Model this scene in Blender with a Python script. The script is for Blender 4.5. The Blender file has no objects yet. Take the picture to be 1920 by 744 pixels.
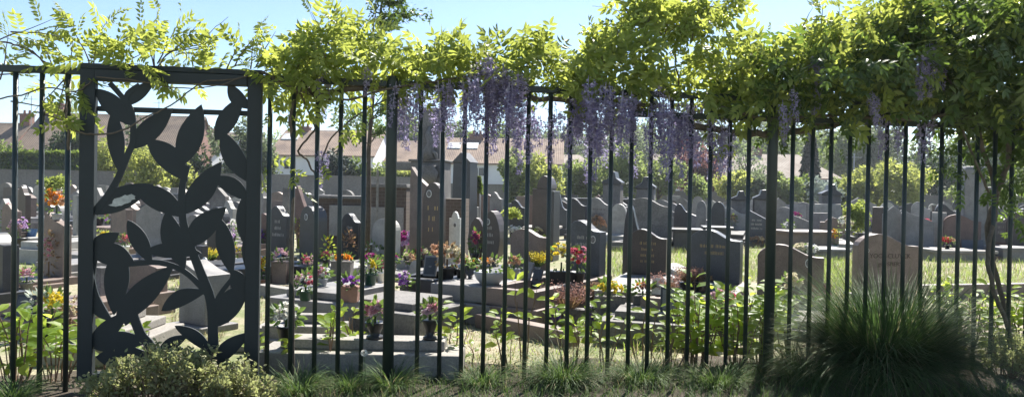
import bpy, math, random
from mathutils import Vector, Matrix
from math import sin, cos, pi, radians as R
rnd = random.Random(7)
sc = bpy.context.scene
col = sc.collection
W0, H0, FPX, EYE = 1920, 744, 1400.0, 1.3

# ------------------------------------------------------------------ camera
cam_d = bpy.data.cameras.new('camera'); cam = bpy.data.objects.new('camera', cam_d); col.objects.link(cam)
cam.location = (0, 0, EYE)
CM = Matrix.Rotation(R(90 - 0.62), 3, 'X') @ Matrix.Rotation(R(1.0), 3, 'Z')
cam.rotation_euler = CM.to_euler()
cam_d.sensor_width = 36; cam_d.lens = 36 * FPX / W0
cam_d.clip_start = 0.05; cam_d.clip_end = 3000
sc.camera = cam
CO = Vector((0, 0, EYE))
def ray(px, py):
    return (CM @ Vector(((px - 960) / FPX, (372 - py) / FPX, -1))).normalized()
def at(px, py, z=0.0):
    d = ray(px, py); return CO + d * ((z - EYE) / d.z)
def atY(px, py, Y):
    d = ray(px, py); return CO + d * (Y / d.y)
def proj(p):
    q = CM.transposed() @ (Vector(p) - CO)
    return (960 + FPX * q.x / -q.z, 372 - FPX * q.y / -q.z)
def xat(px, Y, z=0.0):      # world x of pixel column px at depth Y, height z
    y = 356
    for _ in range(3):
        x = atY(px, y, Y).x; y = proj((x, Y, z))[1]
    return x
# fence plane
FP0, FP1 = Vector((-3.13, 4.56, 0)), Vector((3.92, 5.71, 0))
FT = (FP1 - FP0).normalized(); FN = Vector((-FT.y, FT.x, 0)); FA = math.atan2(FT.y, FT.x)
def fw(s, z, d=0.0): return FP0 + FT * s + FN * d + Vector((0, 0, z))
def onf(px, py, d=0.0):
    r = ray(px, py); k = ((FP0 + FN * d) - CO).dot(FN) / r.dot(FN); p = CO + r * k
    return (p - FP0).dot(FT), p.z

# ------------------------------------------------------------------ materials
def new_mat(name):
    m = bpy.data.materials.new(name); m.use_nodes = True
    nt = m.node_tree; nt.nodes.clear()
    o = nt.nodes.new('ShaderNodeOutputMaterial'); b = nt.nodes.new('ShaderNodeBsdfPrincipled')
    nt.links.new(b.outputs[0], o.inputs[0]); return m, nt, b, o
def node(nt, t, **k):
    n = nt.nodes.new(t)
    for a, v in k.items():
        if a in n.inputs: n.inputs[a].default_value = v
        else: setattr(n, a, v)
    return n
def ramp(nt, fac, stops):
    r = nt.nodes.new('ShaderNodeValToRGB'); e = r.color_ramp.elements
    while len(e) < len(stops): e.new(0.5)
    for i, (p, c) in enumerate(stops):
        e[i].position = p; e[i].color = (*c, 1)
    nt.links.new(fac, r.inputs[0]); return r.outputs[0]
def mixc(nt, fac, a, b, mode='MIX'):
    m = nt.nodes.new('ShaderNodeMix'); m.data_type = 'RGBA'; m.blend_type = mode
    for s, v in ((m.inputs[0], fac), (m.inputs[6], a), (m.inputs[7], b)):
        if hasattr(v, 'links'): nt.links.new(v, s)
        else: s.default_value = v if not isinstance(v, tuple) else (*v, 1)
    return m.outputs[2]
def noise(nt, scale, detail=4, rough=.6, coord='Object', vec=None):
    tc = nt.nodes.new('ShaderNodeTexCoord'); n = nt.nodes.new('ShaderNodeTexNoise')
    n.inputs['Scale'].default_value = scale; n.inputs['Detail'].default_value = detail; n.inputs['Roughness'].default_value = rough
    if coord == 'World':
        g = nt.nodes.new('ShaderNodeNewGeometry'); nt.links.new(g.outputs['Position'], n.inputs['Vector'])
    else: nt.links.new(tc.outputs[coord], n.inputs['Vector'])
    return n.outputs['Fac']
def bump(nt, b, h, strength=.3, dist=.01):
    bp = nt.nodes.new('ShaderNodeBump'); bp.inputs['Strength'].default_value = strength; bp.inputs['Distance'].default_value = dist
    nt.links.new(h, bp.inputs['Height']); nt.links.new(bp.outputs[0], b.inputs['Normal'])
def sc3(c, k): return tuple(max(0, min(1, x * k)) for x in c)
MAT = {}
def stone(name, c, rough=.3, speck=.5, sscale=160, big=5, streak=0.42):
    m, nt, b, o = new_mat(name)
    n1 = noise(nt, sscale, 3, .8); n2 = noise(nt, big, 5, .65, 'World')
    a = ramp(nt, n1, [(.32, sc3(c, 1 - speck)), (.5, c), (.68, sc3(c, 1 + speck))])
    d = ramp(nt, n2, [(.3, (1 - streak,) * 3), (.7, (1, 1, 1))])
    nt.links.new(mixc(nt, 1.0, a, d, 'MULTIPLY'), b.inputs['Base Color'])
    rr = nt.nodes.new('ShaderNodeMapRange'); rr.inputs[3].default_value = rough * .7; rr.inputs[4].default_value = min(1, rough * 1.5)
    nt.links.new(n2, rr.inputs[0]); nt.links.new(rr.outputs[0], b.inputs['Roughness'])
    bump(nt, b, n1, .12, .002)
    MAT[name] = m; return m
def plain(name, c, rough=.6, var=.15, scale=12, metal=0, spec=None):
    m, nt, b, o = new_mat(name)
    n = noise(nt, scale, 4, .6)
    nt.links.new(ramp(nt, n, [(.3, sc3(c, 1 - var)), (.7, sc3(c, 1 + var))]), b.inputs['Base Color'])
    b.inputs['Roughness'].default_value = rough; b.inputs['Metallic'].default_value = metal
    MAT[name] = m; return m
def leafm(name, stops, trans, tw=.5, rough=.45, nscale=1.5, wax=.35):
    """stops: base colours picked per leaf; trans: colour of the light that comes through"""
    m, nt, b, o = new_mat(name)
    g = nt.nodes.new('ShaderNodeNewGeometry')
    nz = noise(nt, nscale, 2, .5, 'World')
    ad = node(nt, 'ShaderNodeMath', operation='ADD'); nt.links.new(g.outputs['Random Per Island'], ad.inputs[0])
    sb = node(nt, 'ShaderNodeMath', operation='SUBTRACT'); nt.links.new(nz, sb.inputs[0]); sb.inputs[1].default_value = .5
    ml = node(nt, 'ShaderNodeMath', operation='MULTIPLY'); nt.links.new(sb.outputs[0], ml.inputs[0]); ml.inputs[1].default_value = 1.6
    nt.links.new(ml.outputs[0], ad.inputs[1])
    cl = ramp(nt, ad.outputs[0], [(i / max(1, len(stops) - 1), c) for i, c in enumerate(stops)])
    nt.links.new(cl, b.inputs['Base Color']); b.inputs['Roughness'].default_value = rough
    b.inputs['Specular IOR Level'].default_value = wax
    t = nt.nodes.new('ShaderNodeBsdfTranslucent')
    tc = ramp(nt, ad.outputs[0], [(0, sc3(trans, .7)), (1, sc3(trans, 1.15))])
    nt.links.new(tc, t.inputs[0])
    mx = nt.nodes.new('ShaderNodeMixShader'); mx.inputs[0].default_value = tw
    nt.links.new(b.outputs[0], mx.inputs[1]); nt.links.new(t.outputs[0], mx.inputs[2]); nt.links.new(mx.outputs[0], o.inputs[0])
    MAT[name] = m; return m

stone('pink_granite', (.215, .16, .13), .5, .45)
stone('brown_granite', (.08, .06, .05), .4, .5)
stone('dark_granite', (.05, .051, .054), .38, .5)
stone('blue_granite', (.08, .088, .10), .4, .55)
stone('grey_granite', (.23, .22, .21), .5, .4)
stone('pale_granite', (.36, .35, .32), .5, .3)
stone('red_granite', (.17, .105, .085), .48, .5)
stone('concrete', (.29, .27, .24), .85, .25, 60, 2, .4)
stone('wall_concrete', (.20, .19, .18), .9, .2, 8, .6, .35)
stone('old_stone', (.19, .18, .17), .8, .35, 40, 3, .55)
stone('white_marble', (.62, .62, .58), .35, .12, 30, 6, .2)
stone('white_glaze', (.75, .75, .72), .25, .05, 20)
plain('fence_paint', (.015, .0255, .0235), .5, .25, 9)
m, nt, b, o = new_mat('gate_paint'); MAT['gate_paint'] = m
n = noise(nt, 5, 6, .7); nt.links.new(ramp(nt, n, [(.3, (.0055, .011, .0125)), (.62, (.009, .016, .018)), (.8, (.016, .021, .023))]), b.inputs[0]); b.inputs['Roughness'].default_value = .62
plain('bare_zinc', (.42, .43, .40), .6, .3, 30)
plain('plastic_black', (.012, .012, .013), .4, .2)
plain('plastic_green', (.02, .06, .035), .4, .2)
plain('plastic_pink', (.55, .13, .25), .4, .1)
plain('plastic_white', (.7, .7, .68), .4, .05)
plain('plastic_grey', (.28, .30, .32), .5, .1)
plain('terracotta', (.27, .15, .11), .8, .2)
plain('gold_leaf', (.42, .29, .10), .4, .1)
plain('pale_lettering', (.42, .39, .34), .6, .1)
plain('dark_lettering', (.05, .03, .02), .6, .1)
plain('white_wall', (.68, .69, .70), .8, .06, .8)
plain('brick_wall', (.20, .11, .085), .9, .3, 6)
plain('window_glass', (.03, .04, .05), .12, .1)
plain('window_frame', (.6, .6, .6), .5, .05)
plain('bark', (.075, .058, .042), .9, .35, 18)
plain('pale_bark', (.22, .20, .17), .9, .3, 14)
plain('vine_bark', (.10, .08, .06), .85, .35, 25)
plain('green_stem', (.10, .15, .05), .6, .3, 20)
plain('dry_stem', (.16, .10, .065), .8, .4, 20)
plain('photo_blue', (.10, .17, .28), .15, .5, 7)
plain('photo_red', (.28, .10, .09), .15, .6, 9)
# tiled roofs with ribs
def roofm(name, c, c2):
    m, nt, b, o = new_mat(name)
    tc = nt.nodes.new('ShaderNodeTexCoord'); w = nt.nodes.new('ShaderNodeTexWave'); w.inputs['Scale'].default_value = 1.9; w.inputs['Distortion'].default_value = .4; w.wave_type = 'BANDS'; w.bands_direction = 'X'
    nt.links.new(tc.outputs['Object'], w.inputs[0])
    n2 = noise(nt, .6, 6, .7); n3 = noise(nt, 9, 3, .7)
    a = ramp(nt, n2, [(.38, sc3(c, .85)), (.58, c2)])
    a = mixc(nt, 1.0, a, ramp(nt, n3, [(.2, (.75,) * 3), (.8, (1.1, 1.1, 1.1))]), 'MULTIPLY')
    a = mixc(nt, 1.0, a, ramp(nt, w.outputs['Fac'], [(0, (.8, .79, .78)), (.5, (1, 1, 1))]), 'MULTIPLY')
    nt.links.new(a, b.inputs[0]); b.inputs['Roughness'].default_value = .9
    bump(nt, b, w.outputs['Fac'], .5, .05); MAT[name] = m
roofm('tile_brown', (.13, .10, .075), (.22, .165, .12))
roofm('tile_red', (.21, .15, .115), (.31, .225, .165))
roofm('tile_beige', (.27, .22, .175), (.34, .29, .24))
# bricks for the low tomb walls
m, nt, b, o = new_mat('tomb_brick'); MAT['tomb_brick'] = m
tc = nt.nodes.new('ShaderNodeTexCoord'); br = nt.nodes.new('ShaderNodeTexBrick'); mp = nt.nodes.new('ShaderNodeMapping'); mp.inputs['Rotation'].default_value = (R(90), 0, 0)
nt.links.new(tc.outputs['Object'], mp.inputs[0]); nt.links.new(mp.outputs[0], br.inputs[0]); br.inputs['Scale'].default_value = 4
br.inputs['Color1'].default_value = (.10, .072, .055, 1); br.inputs['Color2'].default_value = (.07, .052, .042, 1); br.inputs['Mortar'].default_value = (.14, .12, .10, 1); br.inputs['Mortar Size'].default_value = .012
nt.links.new(br.outputs[0], b.inputs[0]); b.inputs['Roughness'].default_value = .9
# leaves
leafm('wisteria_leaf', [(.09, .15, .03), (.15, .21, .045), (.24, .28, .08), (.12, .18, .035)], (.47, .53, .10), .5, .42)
leafm('wisteria_dark', [(.035, .065, .02), (.06, .10, .03), (.12, .16, .06)], (.17, .26, .04), .38, .35)  # wisteria leaf again, darkened to put the thick canopy's shade into the colour
leafm('petal_lilac', [(.20, .165, .33), (.33, .29, .46), (.52, .49, .61), (.14, .11, .25)], (.46, .41, .62), .42, .6)
leafm('hydrangea_leaf', [(.10, .18, .03), (.15, .24, .04), (.22, .29, .05)], (.58, .70, .09), .62, .45)
leafm('shrub_leaf', [(.14, .17, .07), (.22, .24, .11), (.34, .33, .18), (.18, .14, .09)], (.42, .46, .18), .45, .6)
leafm('tuft_blade', [(.04, .08, .025), (.065, .12, .035), (.13, .17, .07)], (.14, .23, .05), .3, .6, 2.5, .15)
leafm('clump_blade', [(.03, .06, .02), (.05, .095, .03), (.11, .16, .06)], (.10, .18, .045), .26, .6, 2.5, .15)
leafm('lawn_blade', [(.08, .14, .03), (.14, .20, .05), (.20, .24, .07)], (.34, .46, .08), .5, .5)
leafm('dry_blade', [(.24, .20, .11), (.33, .28, .17), (.16, .17, .07)], (.40, .34, .18), .35, .7)
def treem(name, base, tr, tw=.35):
    leafm(name, [sc3(base, .6), base, sc3(base, 1.4)], tr, tw, .6, .35)
treem('tree_mid', (.06, .10, .03), (.22, .30, .05), .45)
treem('tree_dark', (.03, .05, .022), (.07, .12, .03), .3)
treem('tree_lime', (.17, .20, .06), (.46, .50, .12), .5)
treem('tree_fresh', (.11, .15, .055), (.32, .40, .12), .48)
treem('tree_copper', (.10, .05, .05), (.30, .14, .13), .4)
treem('tree_grey', (.10, .13, .08), (.24, .30, .14), .4)
treem('conifer', (.018, .032, .020), (.03, .05, .02), .15)
treem('shrub_far', (.14, .20, .05), (.45, .52, .10), .5)
for k, c in dict(pink=(.62, .28, .34), palepink=(.72, .50, .55), rose=(.62, .14, .20), red=(.50, .05, .05), white=(.78, .77, .72), cream=(.66, .60, .42),
                 yellow=(.72, .58, .05), orange=(.75, .30, .03), peach=(.62, .38, .24), violet=(.38, .12, .55), magenta=(.34, .04, .20),
                 purple=(.14, .06, .32), heather=(.34, .19, .15), tan=(.35, .24, .15), lilac=(.52, .36, .58)).items():
    leafm('bloom_' + k, [sc3(c, .7), c, sc3(c, 1.25)], c, .35, .6, 6)
leafm('pot_leaf', [(.04, .08, .025), (.07, .12, .035), (.10, .16, .05)], (.20, .30, .06), .35, .5)
leafm('silver_leaf', [(.28, .32, .28), (.38, .42, .38)], (.3, .36, .28), .3, .6)
leafm('dry_leaf', [(.14, .08, .04), (.26, .17, .09), (.32, .24, .13)], (.3, .2, .1), .3, .7)

# ground
m, nt, b, o = new_mat('ground_soil'); MAT['ground_soil'] = m
n1 = noise(nt, 34, 6, .8, 'World'); n2 = noise(nt, .45, 4, .6, 'World'); n3 = noise(nt, 3.2, 5, .7, 'World')
gravel = ramp(nt, n1, [(.32, (.16, .125, .09)), (.5, (.33, .275, .20)), (.68, (.50, .44, .35))])
grs = ramp(nt, n1, [(.3, (.06, .085, .025)), (.55, (.13, .16, .05)), (.75, (.27, .26, .12))])
f = ramp(nt, n2, [(.42, (0, 0, 0)), (.56, (1, 1, 1))])
f2 = mixc(nt, .5, f, ramp(nt, n3, [(.4, (0, 0, 0)), (.6, (1, 1, 1))]))
nt.links.new(mixc(nt, f2, gravel, grs), b.inputs[0]); b.inputs['Roughness'].default_value = .95; bump(nt, b, n1, .6, .02)
m, nt, b, o = new_mat('bed_soil'); MAT['bed_soil'] = m
n1 = noise(nt, 40, 6, .8, 'World'); nt.links.new(ramp(nt, n1, [(.3, (.035, .027, .018)), (.6, (.09, .07, .05)), (.8, (.2, .16, .11))]), b.inputs[0]); b.inputs['Roughness'].default_value = 1; bump(nt, b, n1, .8, .03)

# ------------------------------------------------------------------ mesh builder
class MB:
    def __init__(s): s.v = []; s.f = []; s.m = []
    def add(s, vs, fs, mi=0):
        n = len(s.v); s.v.extend([tuple(v) for v in vs]); s.f.extend([tuple(i + n for i in f) for f in fs]); s.m.extend([mi] * len(fs))
    def box(s, x0, x1, y0, y1, z0, z1, M=None, mi=0):
        vs = [Vector((x, y, z)) for z in (z0, z1) for y in (y0, y1) for x in (x0, x1)]
        if M: vs = [M @ v for v in vs]
        s.add(vs, [(0, 2, 3, 1), (4, 5, 7, 6), (0, 1, 5, 4), (2, 6, 7, 3), (0, 4, 6, 2), (1, 3, 7, 5)], mi)
    def frus(s, w0, d0, w1, d1, z0, z1, mi=0, o=(0, 0)):
        vs = [(o[0] + a * w / 2, o[1] + b_ * d / 2, z) for (w, d, z) in ((w0, d0, z0), (w1, d1, z1)) for (a, b_) in ((-1, -1), (1, -1), (1, 1), (-1, 1))]
        s.add(vs, [(3, 2, 1, 0), (4, 5, 6, 7), (0, 1, 5, 4), (1, 2, 6, 5), (2, 3, 7, 6), (3, 0, 4, 7)], mi)
    def prism(s, pts, y0, y1, M=None, mi=0):     # polygon in xz, extruded along y
        n = len(pts); vs = [Vector((x, y0, z)) for x, z in pts] + [Vector((x, y1, z)) for x, z in pts]
        if M: vs = [M @ v for v in vs]
        fs = [tuple(range(n)), tuple(range(2 * n - 1, n - 1, -1))] + [(i, i + n, (i + 1) % n + n, (i + 1) % n) for i in range(n)]
        s.add(vs, fs, mi)
    def tube(s, pts, rad, n=6, mi=0, cap=True):
        pts = [Vector(p) for p in pts]
        if not hasattr(rad, '__len__'): rad = [rad] * len(pts)
        vs = []; u = None
        for i, p in enumerate(pts):
            t = (pts[min(i + 1, len(pts) - 1)] - pts[max(i - 1, 0)])
            t = t.normalized() if t.length > 1e-9 else Vector((0, 0, 1))
            if u is None: u = t.orthogonal().normalized()
            else:
                u = u - t * u.dot(t); u = u.normalized() if u.length > 1e-6 else t.orthogonal().normalized()
            w = t.cross(u)
            vs += [p + (u * cos(2 * pi * k / n) + w * sin(2 * pi * k / n)) * rad[i] for k in range(n)]
        fs = [(i * n + k, i * n + (k + 1) % n, (i + 1) * n + (k + 1) % n, (i + 1) * n + k) for i in range(len(pts) - 1) for k in range(n)]
        if cap: fs += [tuple(range(n - 1, -1, -1)), tuple(range((len(pts) - 1) * n, len(pts) * n))]
        s.add(vs, fs, mi)
    def lathe(s, prof, n=14, mi=0, o=(0, 0, 0)):
        vs = [(o[0] + r * cos(2 * pi * k / n), o[1] + r * sin(2 * pi * k / n), o[2] + z) for r, z in prof for k in range(n)]
        fs = [(i * n + k, i * n + (k + 1) % n, (i + 1) * n + (k + 1) % n, (i + 1) * n + k) for i in range(len(prof) - 1) for k in range(n)]
        fs += [tuple(range(n - 1, -1, -1)), tuple(range((len(prof) - 1) * n, len(prof) * n))]
        s.add(vs, fs, mi)
    def leaf(s, p, d, nrm, L, w, fold=.25, droop=.15, mi=0):
        """ovate pointed leaf with a folded midrib"""
        d = d.normalized(); sd = d.cross(nrm)
        if sd.length < 1e-5: sd = d.orthogonal()
        sd.normalize(); up = sd.cross(d)
        c = lambda t: p + d * (L * t) - up * (droop * L * t * t)
        e = lambda t, k, h: c(t) + sd * (k * w * h) + up * (fold * w * h)
        vs = [p, e(.3, -1, .46), c(.3), e(.3, 1, .46), e(.65, -1, .4), c(.65), e(.65, 1, .4), c(1)]
        s.add(vs, [(0, 2, 1), (0, 3, 2), (1, 2, 5, 4), (2, 3, 6, 5), (4, 5, 7), (5, 6, 7)], mi)
    def quadleaf(s, p, d, nrm, L, w, mi=0):
        d = d.normalized(); sd = d.cross(nrm); sd = sd.normalized() if sd.length > 1e-5 else d.orthogonal()
        s.add([p, p + d * L * .5 - sd * w * .5, p + d * L, p + d * L * .5 + sd * w * .5], [(0, 1, 2, 3)], mi)
    def blade(s, p, d0, L, w, arch, n=4, mi=0):
        """grass blade: starts along d0 and bends down"""
        h = Vector((d0.x, d0.y, 0)); h = h.normalized() if h.length > 1e-4 else Vector((1, 0, 0)); sd = Vector((-h.y, h.x, 0))
        ang = math.atan2(d0.z, Vector((d0.x, d0.y)).length); q = p.copy(); vs = []
        for i in range(n + 1):
            t = i / n; ww = w * (1 - t) ** .7 * .5
            if i < n: vs += [q - sd * ww, q + sd * ww]
            else: vs += [q]
            ang -= arch / n; q = q + (h * cos(ang) + Vector((0, 0, sin(ang)))) * (L / n)
        fs = [(2 * i, 2 * i + 1, 2 * i + 3, 2 * i + 2) for i in range(n - 1)] + [(2 * n - 2, 2 * n - 1, 2 * n)]
        s.add(vs, fs, mi)
    def mesh(s, name, mats, smooth=False):
        me = bpy.data.meshes.new(name); me.from_pydata(s.v, [], s.f)
        for mm in (mats if isinstance(mats, (list, tuple)) else [mats]): me.materials.append(MAT[mm])
        if len(me.materials) > 1: me.polygons.foreach_set('material_index', s.m)
        if smooth: me.polygons.foreach_set('use_smooth', [True] * len(me.polygons))
        me.update(); return me
    def build(s, name, mats, parent=None, loc=None, rz=0, smooth=False, bevel=0):
        o = bpy.data.objects.new(name, s.mesh(name, mats, smooth)); col.objects.link(o)
        if parent: o.parent = parent
        if loc is not None: o.location = loc
        if rz: o.rotation_euler = (0, 0, rz)
        if bevel:
            bm = o.modifiers.new('bevel', 'BEVEL'); bm.width = bevel; bm.segments = 2; bm.limit_method = 'ANGLE'; bm.angle_limit = R(50)
        return o
def tag(o, label, cat, group=None):
    o['label'] = label; o['category'] = cat
    if group: o['group'] = group
    return o
def thing(name, label, cat, loc=(0, 0, 0), rz=0, group=None):
    o = bpy.data.objects.new(name, None); col.objects.link(o); o.location = loc; o.rotation_euler = (0, 0, rz); o.empty_display_size = .1
    return tag(o, label, cat, group)
def kind(o, k): o['kind'] = k; return o
def rv(r=rnd): 
    while True:
        v = Vector((r.uniform(-1, 1), r.uniform(-1, 1), r.uniform(-1, 1)))
        if .05 < v.length < 1: return v.normalized()

# ------------------------------------------------------------------ ground
g = MB(); g.add([(-400, -60, 0), (400, -60, 0), (400, 900, 0), (-400, 900, 0)], [(0, 1, 2, 3)])
kind(g.build('ground', 'ground_soil'), 'structure')
g = MB(); N = 40; vs = []
for i in range(N + 1):
    s = -2 + 12 * i / N
    a = fw(s, .004, -1.6); c = fw(s, .004, .55 + .1 * sin(i * 1.7) + .06 * sin(i * 4.1)); vs += [a, c]
g.add(vs, [(2 * i, 2 * i + 2, 2 * i + 3, 2 * i + 1) for i in range(N)])
kind(g.build('planting_bed_soil', 'bed_soil'), 'structure')

# ------------------------------------------------------------------ fence
RZ = 2.01
fence = thing('metal_fence', 'dark green metal bar fence carrying the wisteria, seen across the whole foreground', 'fence', FP0, FA)
def fs_(px, py=400): return onf(px, py)[0]
sG0, sG1 = fs_(150), fs_(489)       # gate panel
z_rail = .042
def rail(s0, s1, nm='top_rail', z0=RZ - z_rail, z1=RZ, d=.018):
    b = MB(); b.box(s0, s1, -d, d, z0, z1); return b.build(nm, 'fence_paint', fence, bevel=.004)
rail(-1.2, sG0 - .002); rail(sG1 + .002, fs_(721)); rail(fs_(743), fs_(1435)); rail(fs_(1457), 9.2)
rail(fs_(1175), fs_(1435), 'middle_rail', RZ - .185, RZ - .145); rail(fs_(1457), 9.2, 'middle_rail', RZ - .185, RZ - .145)
bars = [27, 77, 126, 504, 548, 593, 637, 681, 786, 828, 869, 910, 949, 988, 1029, 1067, 1105, 1144, 1182, 1218, 1256, 1293, 1330, 1366, 1402,
        1484, 1521, 1556, 1591, 1626, 1660, 1695, 1728, 1763, 1797, 1830, 1863, 1895]
bs = [fs_(p) for p in bars]
bs = [bs[0] - .167 * 2, bs[0] - .167] + bs + [bs[-1] + .152 * k for k in range(1, 9)]
bb = MB(); bb.tube([(0, 0, 0), (0, 0, RZ - z_rail - .001)], .0152, 12); barmesh = bb.mesh('bar', 'fence_paint', True)
for s in bs:
    o = bpy.data.objects.new('bar', barmesh); col.objects.link(o); o.parent = fence; o.location = (s, 0, 0)
for p in (732, 1446):
    s = fs_(p); b = MB(); b.lathe([(.037, 0), (.037, RZ + .02), (.034, RZ + .028), (.012, RZ + .032)], 20)
    b.build('post', 'fence_paint', fence, (s, 0, 0), smooth=True)
# gate panel
gate = thing('decorative_gate_panel', 'dark metal panel with cut-out leaf and branch pattern set in the fence', 'gate panel', FP0, FA)
def gb(s0, s1, z0, z1, d0, d1, nm): b = MB(); b.box(s0, s1, d0, d1, z0, z1); return b.build(nm, 'gate_paint', gate, bevel=.004)
pw = .088
gb(sG0, sG0 + pw, .07, RZ - .005, -.028, .028, 'frame_post'); gb(sG1 - pw, sG1, .07, RZ - .005, -.028, .028, 'frame_post')
gb(sG0 - .002, sG1 + .002, RZ - .004, RZ + .03, -.022, .022, 'frame_rail'); gb(sG0 + pw + .002, sG1 - pw - .002, RZ - .075, RZ - .008, -.04, .04, 'frame_rail')
zz = onf(330, 208)[1]; gb(sG0 + pw + .002, sG1 - pw - .002, zz - .016, zz + .016, .008, .034, 'cross_rail')
gb(sG0 + pw + .002, sG1 - pw - .002, .075, .12, -.04, .04, 'frame_rail')
cut = MB(); KK = [0]
def lens(x0, y0, x1, y1, wpx, bend=0.0, skew=.9):
    a = Vector(onf(x0, y0)); c = Vector(onf(x1, y1)); L = (c - a).length; t_ = (c - a) / L; nn = Vector((-t_.y, t_.x)); w = wpx / 293.0 * .9
    pts = []; n = 16
    for i in range(n): u = i / n; pts.append((u, .5 * sin(pi * u ** skew) ** .85))
    up = [a + t_ * (L * u) + nn * (w * h + bend * w * sin(pi * u)) for u, h in pts] + [c] 
    dn = [a + t_ * (L * u) + nn * (-w * h + bend * w * sin(pi * u)) for u, h in pts[1:]][::-1]
    KK[0] += 1; k = KK[0] * .00006
    cut.prism([(p.x, p.y) for p in up + dn], -.006 - k, .002 + k)
def ribbon(pp, w0, w1):
    P = [Vector(onf(*p)) for p in pp]
    Q = []
    for i in range(len(P) - 1):     # catmull-rom
        p0, p1, p2, p3 = P[max(i - 1, 0)], P[i], P[i + 1], P[min(i + 2, len(P) - 1)]
        for k in range(4):
            t = k / 4; Q.append(.5 * ((2 * p1) + (p2 - p0) * t + (2 * p0 - 5 * p1 + 4 * p2 - p3) * t * t + (-p0 + 3 * p1 - 3 * p2 + p3) * t ** 3))
    Q.append(P[-1]); n = len(Q); L, Rr = [], []
    for i, q in enumerate(Q):
        d = (Q[min(i + 1, n - 1)] - Q[max(i - 1, 0)]).normalized(); nn = Vector((-d.y, d.x)); w = (w0 + (w1 - w0) * i / (n - 1)) / 586
        L.append(q + nn * w); Rr.append(q - nn * w)
    KK[0] += 1; k = KK[0] * .00006
    cut.prism([(p.x, p.y) for p in L + Rr[::-1]], -.006 - k, .002 + k)
for a in [(180, 167, 247, 236, 38, 0.05), (212, 208, 224, 324, 33, 0), (238, 198, 290, 152, 26, .1), (243, 280, 324, 203, 42, 0), (277, 262, 352, 340, 48, .12),
          (338, 312, 378, 196, 50, 0), (404, 264, 456, 180, 38, .05), (428, 158, 472, 205, 30, -.2), (415, 246, 472, 345, 42, -.1), (172, 400, 288, 345, 46, .04), (250, 350, 350, 407, 46, .1),
          (342, 402, 416, 303, 48, -.05), (400, 332, 468, 378, 34, .2), (458, 366, 466, 470, 40, 0), (350, 464, 424, 388, 48, .1), (312, 396, 347, 505, 44, -.1),
          (240, 412, 285, 494, 34, 0), (272, 470, 378, 474, 32, .1), (414, 410, 436, 515, 36, -.05), (168, 476, 224, 436, 34, .1), (170, 474, 255, 497, 46, 0.2), (224, 462, 214, 590, 48, 0),
          (216, 606, 326, 497, 50, .05), (303, 582, 388, 545, 34, .25), (436, 505, 468, 552, 34, -.1), (404, 612, 466, 530, 50, .1), (328, 610, 400, 664, 26, .25), (394, 688, 470, 622, 34, .15),
          (296, 662, 352, 628, 26, .1), (176, 652, 278, 640, 40, .2), (166, 650, 240, 584, 36, 0), (168, 556, 212, 602, 22, -.2), (250, 560, 236, 610, 26, 0), (330, 650, 392, 700, 30, 0), (180, 668, 300, 675, 50, 0),
          (166, 420, 176, 520, 24, 0), (460, 440, 470, 520, 22, 0)]:
    lens(*a)
ribbon([(404, 700), (400, 640), (396, 565), (372, 500), (350, 440), (342, 400), (342, 350), (352, 310)], 20, 10)
ribbon([(178, 400), (216, 345), (240, 290), (250, 262), (248, 215), (236, 190), (206, 156)], 12, 9)
ribbon([(248, 494), (300, 492), (345, 508), (378, 538), (396, 562)], 10, 10)
ribbon([(399, 596), (410, 556), (444, 512)], 9, 8)
ribbon([(240, 560), (262, 622), (282, 648), (296, 690)], 16, 18)
ribbon([(172, 520), (182, 556), (206, 598)], 10, 8)
ribbon([(236, 196), (240, 176), (262, 160)], 9, 9)
cut.build('leaf_cutwork', 'gate_paint', gate)
pp = MB(); P = []
for i in range(26):
    u = i / 26 * 2 * pi; j = 1 + rnd.uniform(-.22, .12)
    P.append(onf(232 + (26 * cos(u)) * j, 376 - 8 * cos(u) + 9 * sin(u) * j))
pp.prism(P, -.0125, -.0092); pp.build('peeled_paint_patch', 'bare_zinc', gate)

# ------------------------------------------------------------------ headstones
def profile(kind_, w, h):
    T = {'wave': [(0, .80), (.03, .86), (.1, .925), (.2, .975), (.32, 1), (.42, .99), (.52, .955), (.62, .90), (.72, .845), (.82, .81), (.92, .80), (1, .80)],
         'arch': [(0, .72)] + [(.5 - .5 * cos(a * pi / 12), .72 + .28 * sin(a * pi / 12)) for a in range(1, 12)] + [(1, .72)],
         'flat': [(0, 1), (1, 1)], 'low_arch': [(i / 10, .88 + .12 * sin(pi * i / 10)) for i in range(11)],
         'slant': [(0, .93), (.08, 1), (1, .72)], 'gable': [(0, .8), (.5, 1), (1, .8)],
         'serpentine': [(i / 16, .86 + .07 * (1 - cos(2 * pi * i / 16)) ) for i in range(17)],
         'peak': [(0, .86), (.06, 1), (.55, .87), (1, .80)], 'shoulder': [(0, .84), (.2, .84), (.22, .88), (.35, .97), (.5, 1), (.65, .97), (.78, .88), (.8, .84), (1, .84)],
         'sweep': [(0, .55), (.06, .8), (.16, .97), (.26, 1), (.36, .93), (.48, .76), (.62, .62), (.8, .55), (1, .53)]}[kind_]
    return [(-w / 2, 0)] + [(-w / 2 + w * u, h * z) for u, z in T] + [(w / 2, 0)]
def headmesh(kind_, w, h, t, mat):
    b = MB()
    if kind_ == 'oval':
        b.prism([(w / 2 * (1 + .12 * sin(pi * (.5 - .5 * cos(2 * pi * (i / 24))))) * sin(2 * pi * i / 24) * .93, h * (.5 - .5 * cos(2 * pi * i / 24))) for i in range(24)][::-1], -t / 2, t / 2)
    else: b.prism(profile(kind_, w, h), -t / 2, t / 2)
    return b
DEFR = -24
glist = []
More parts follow.
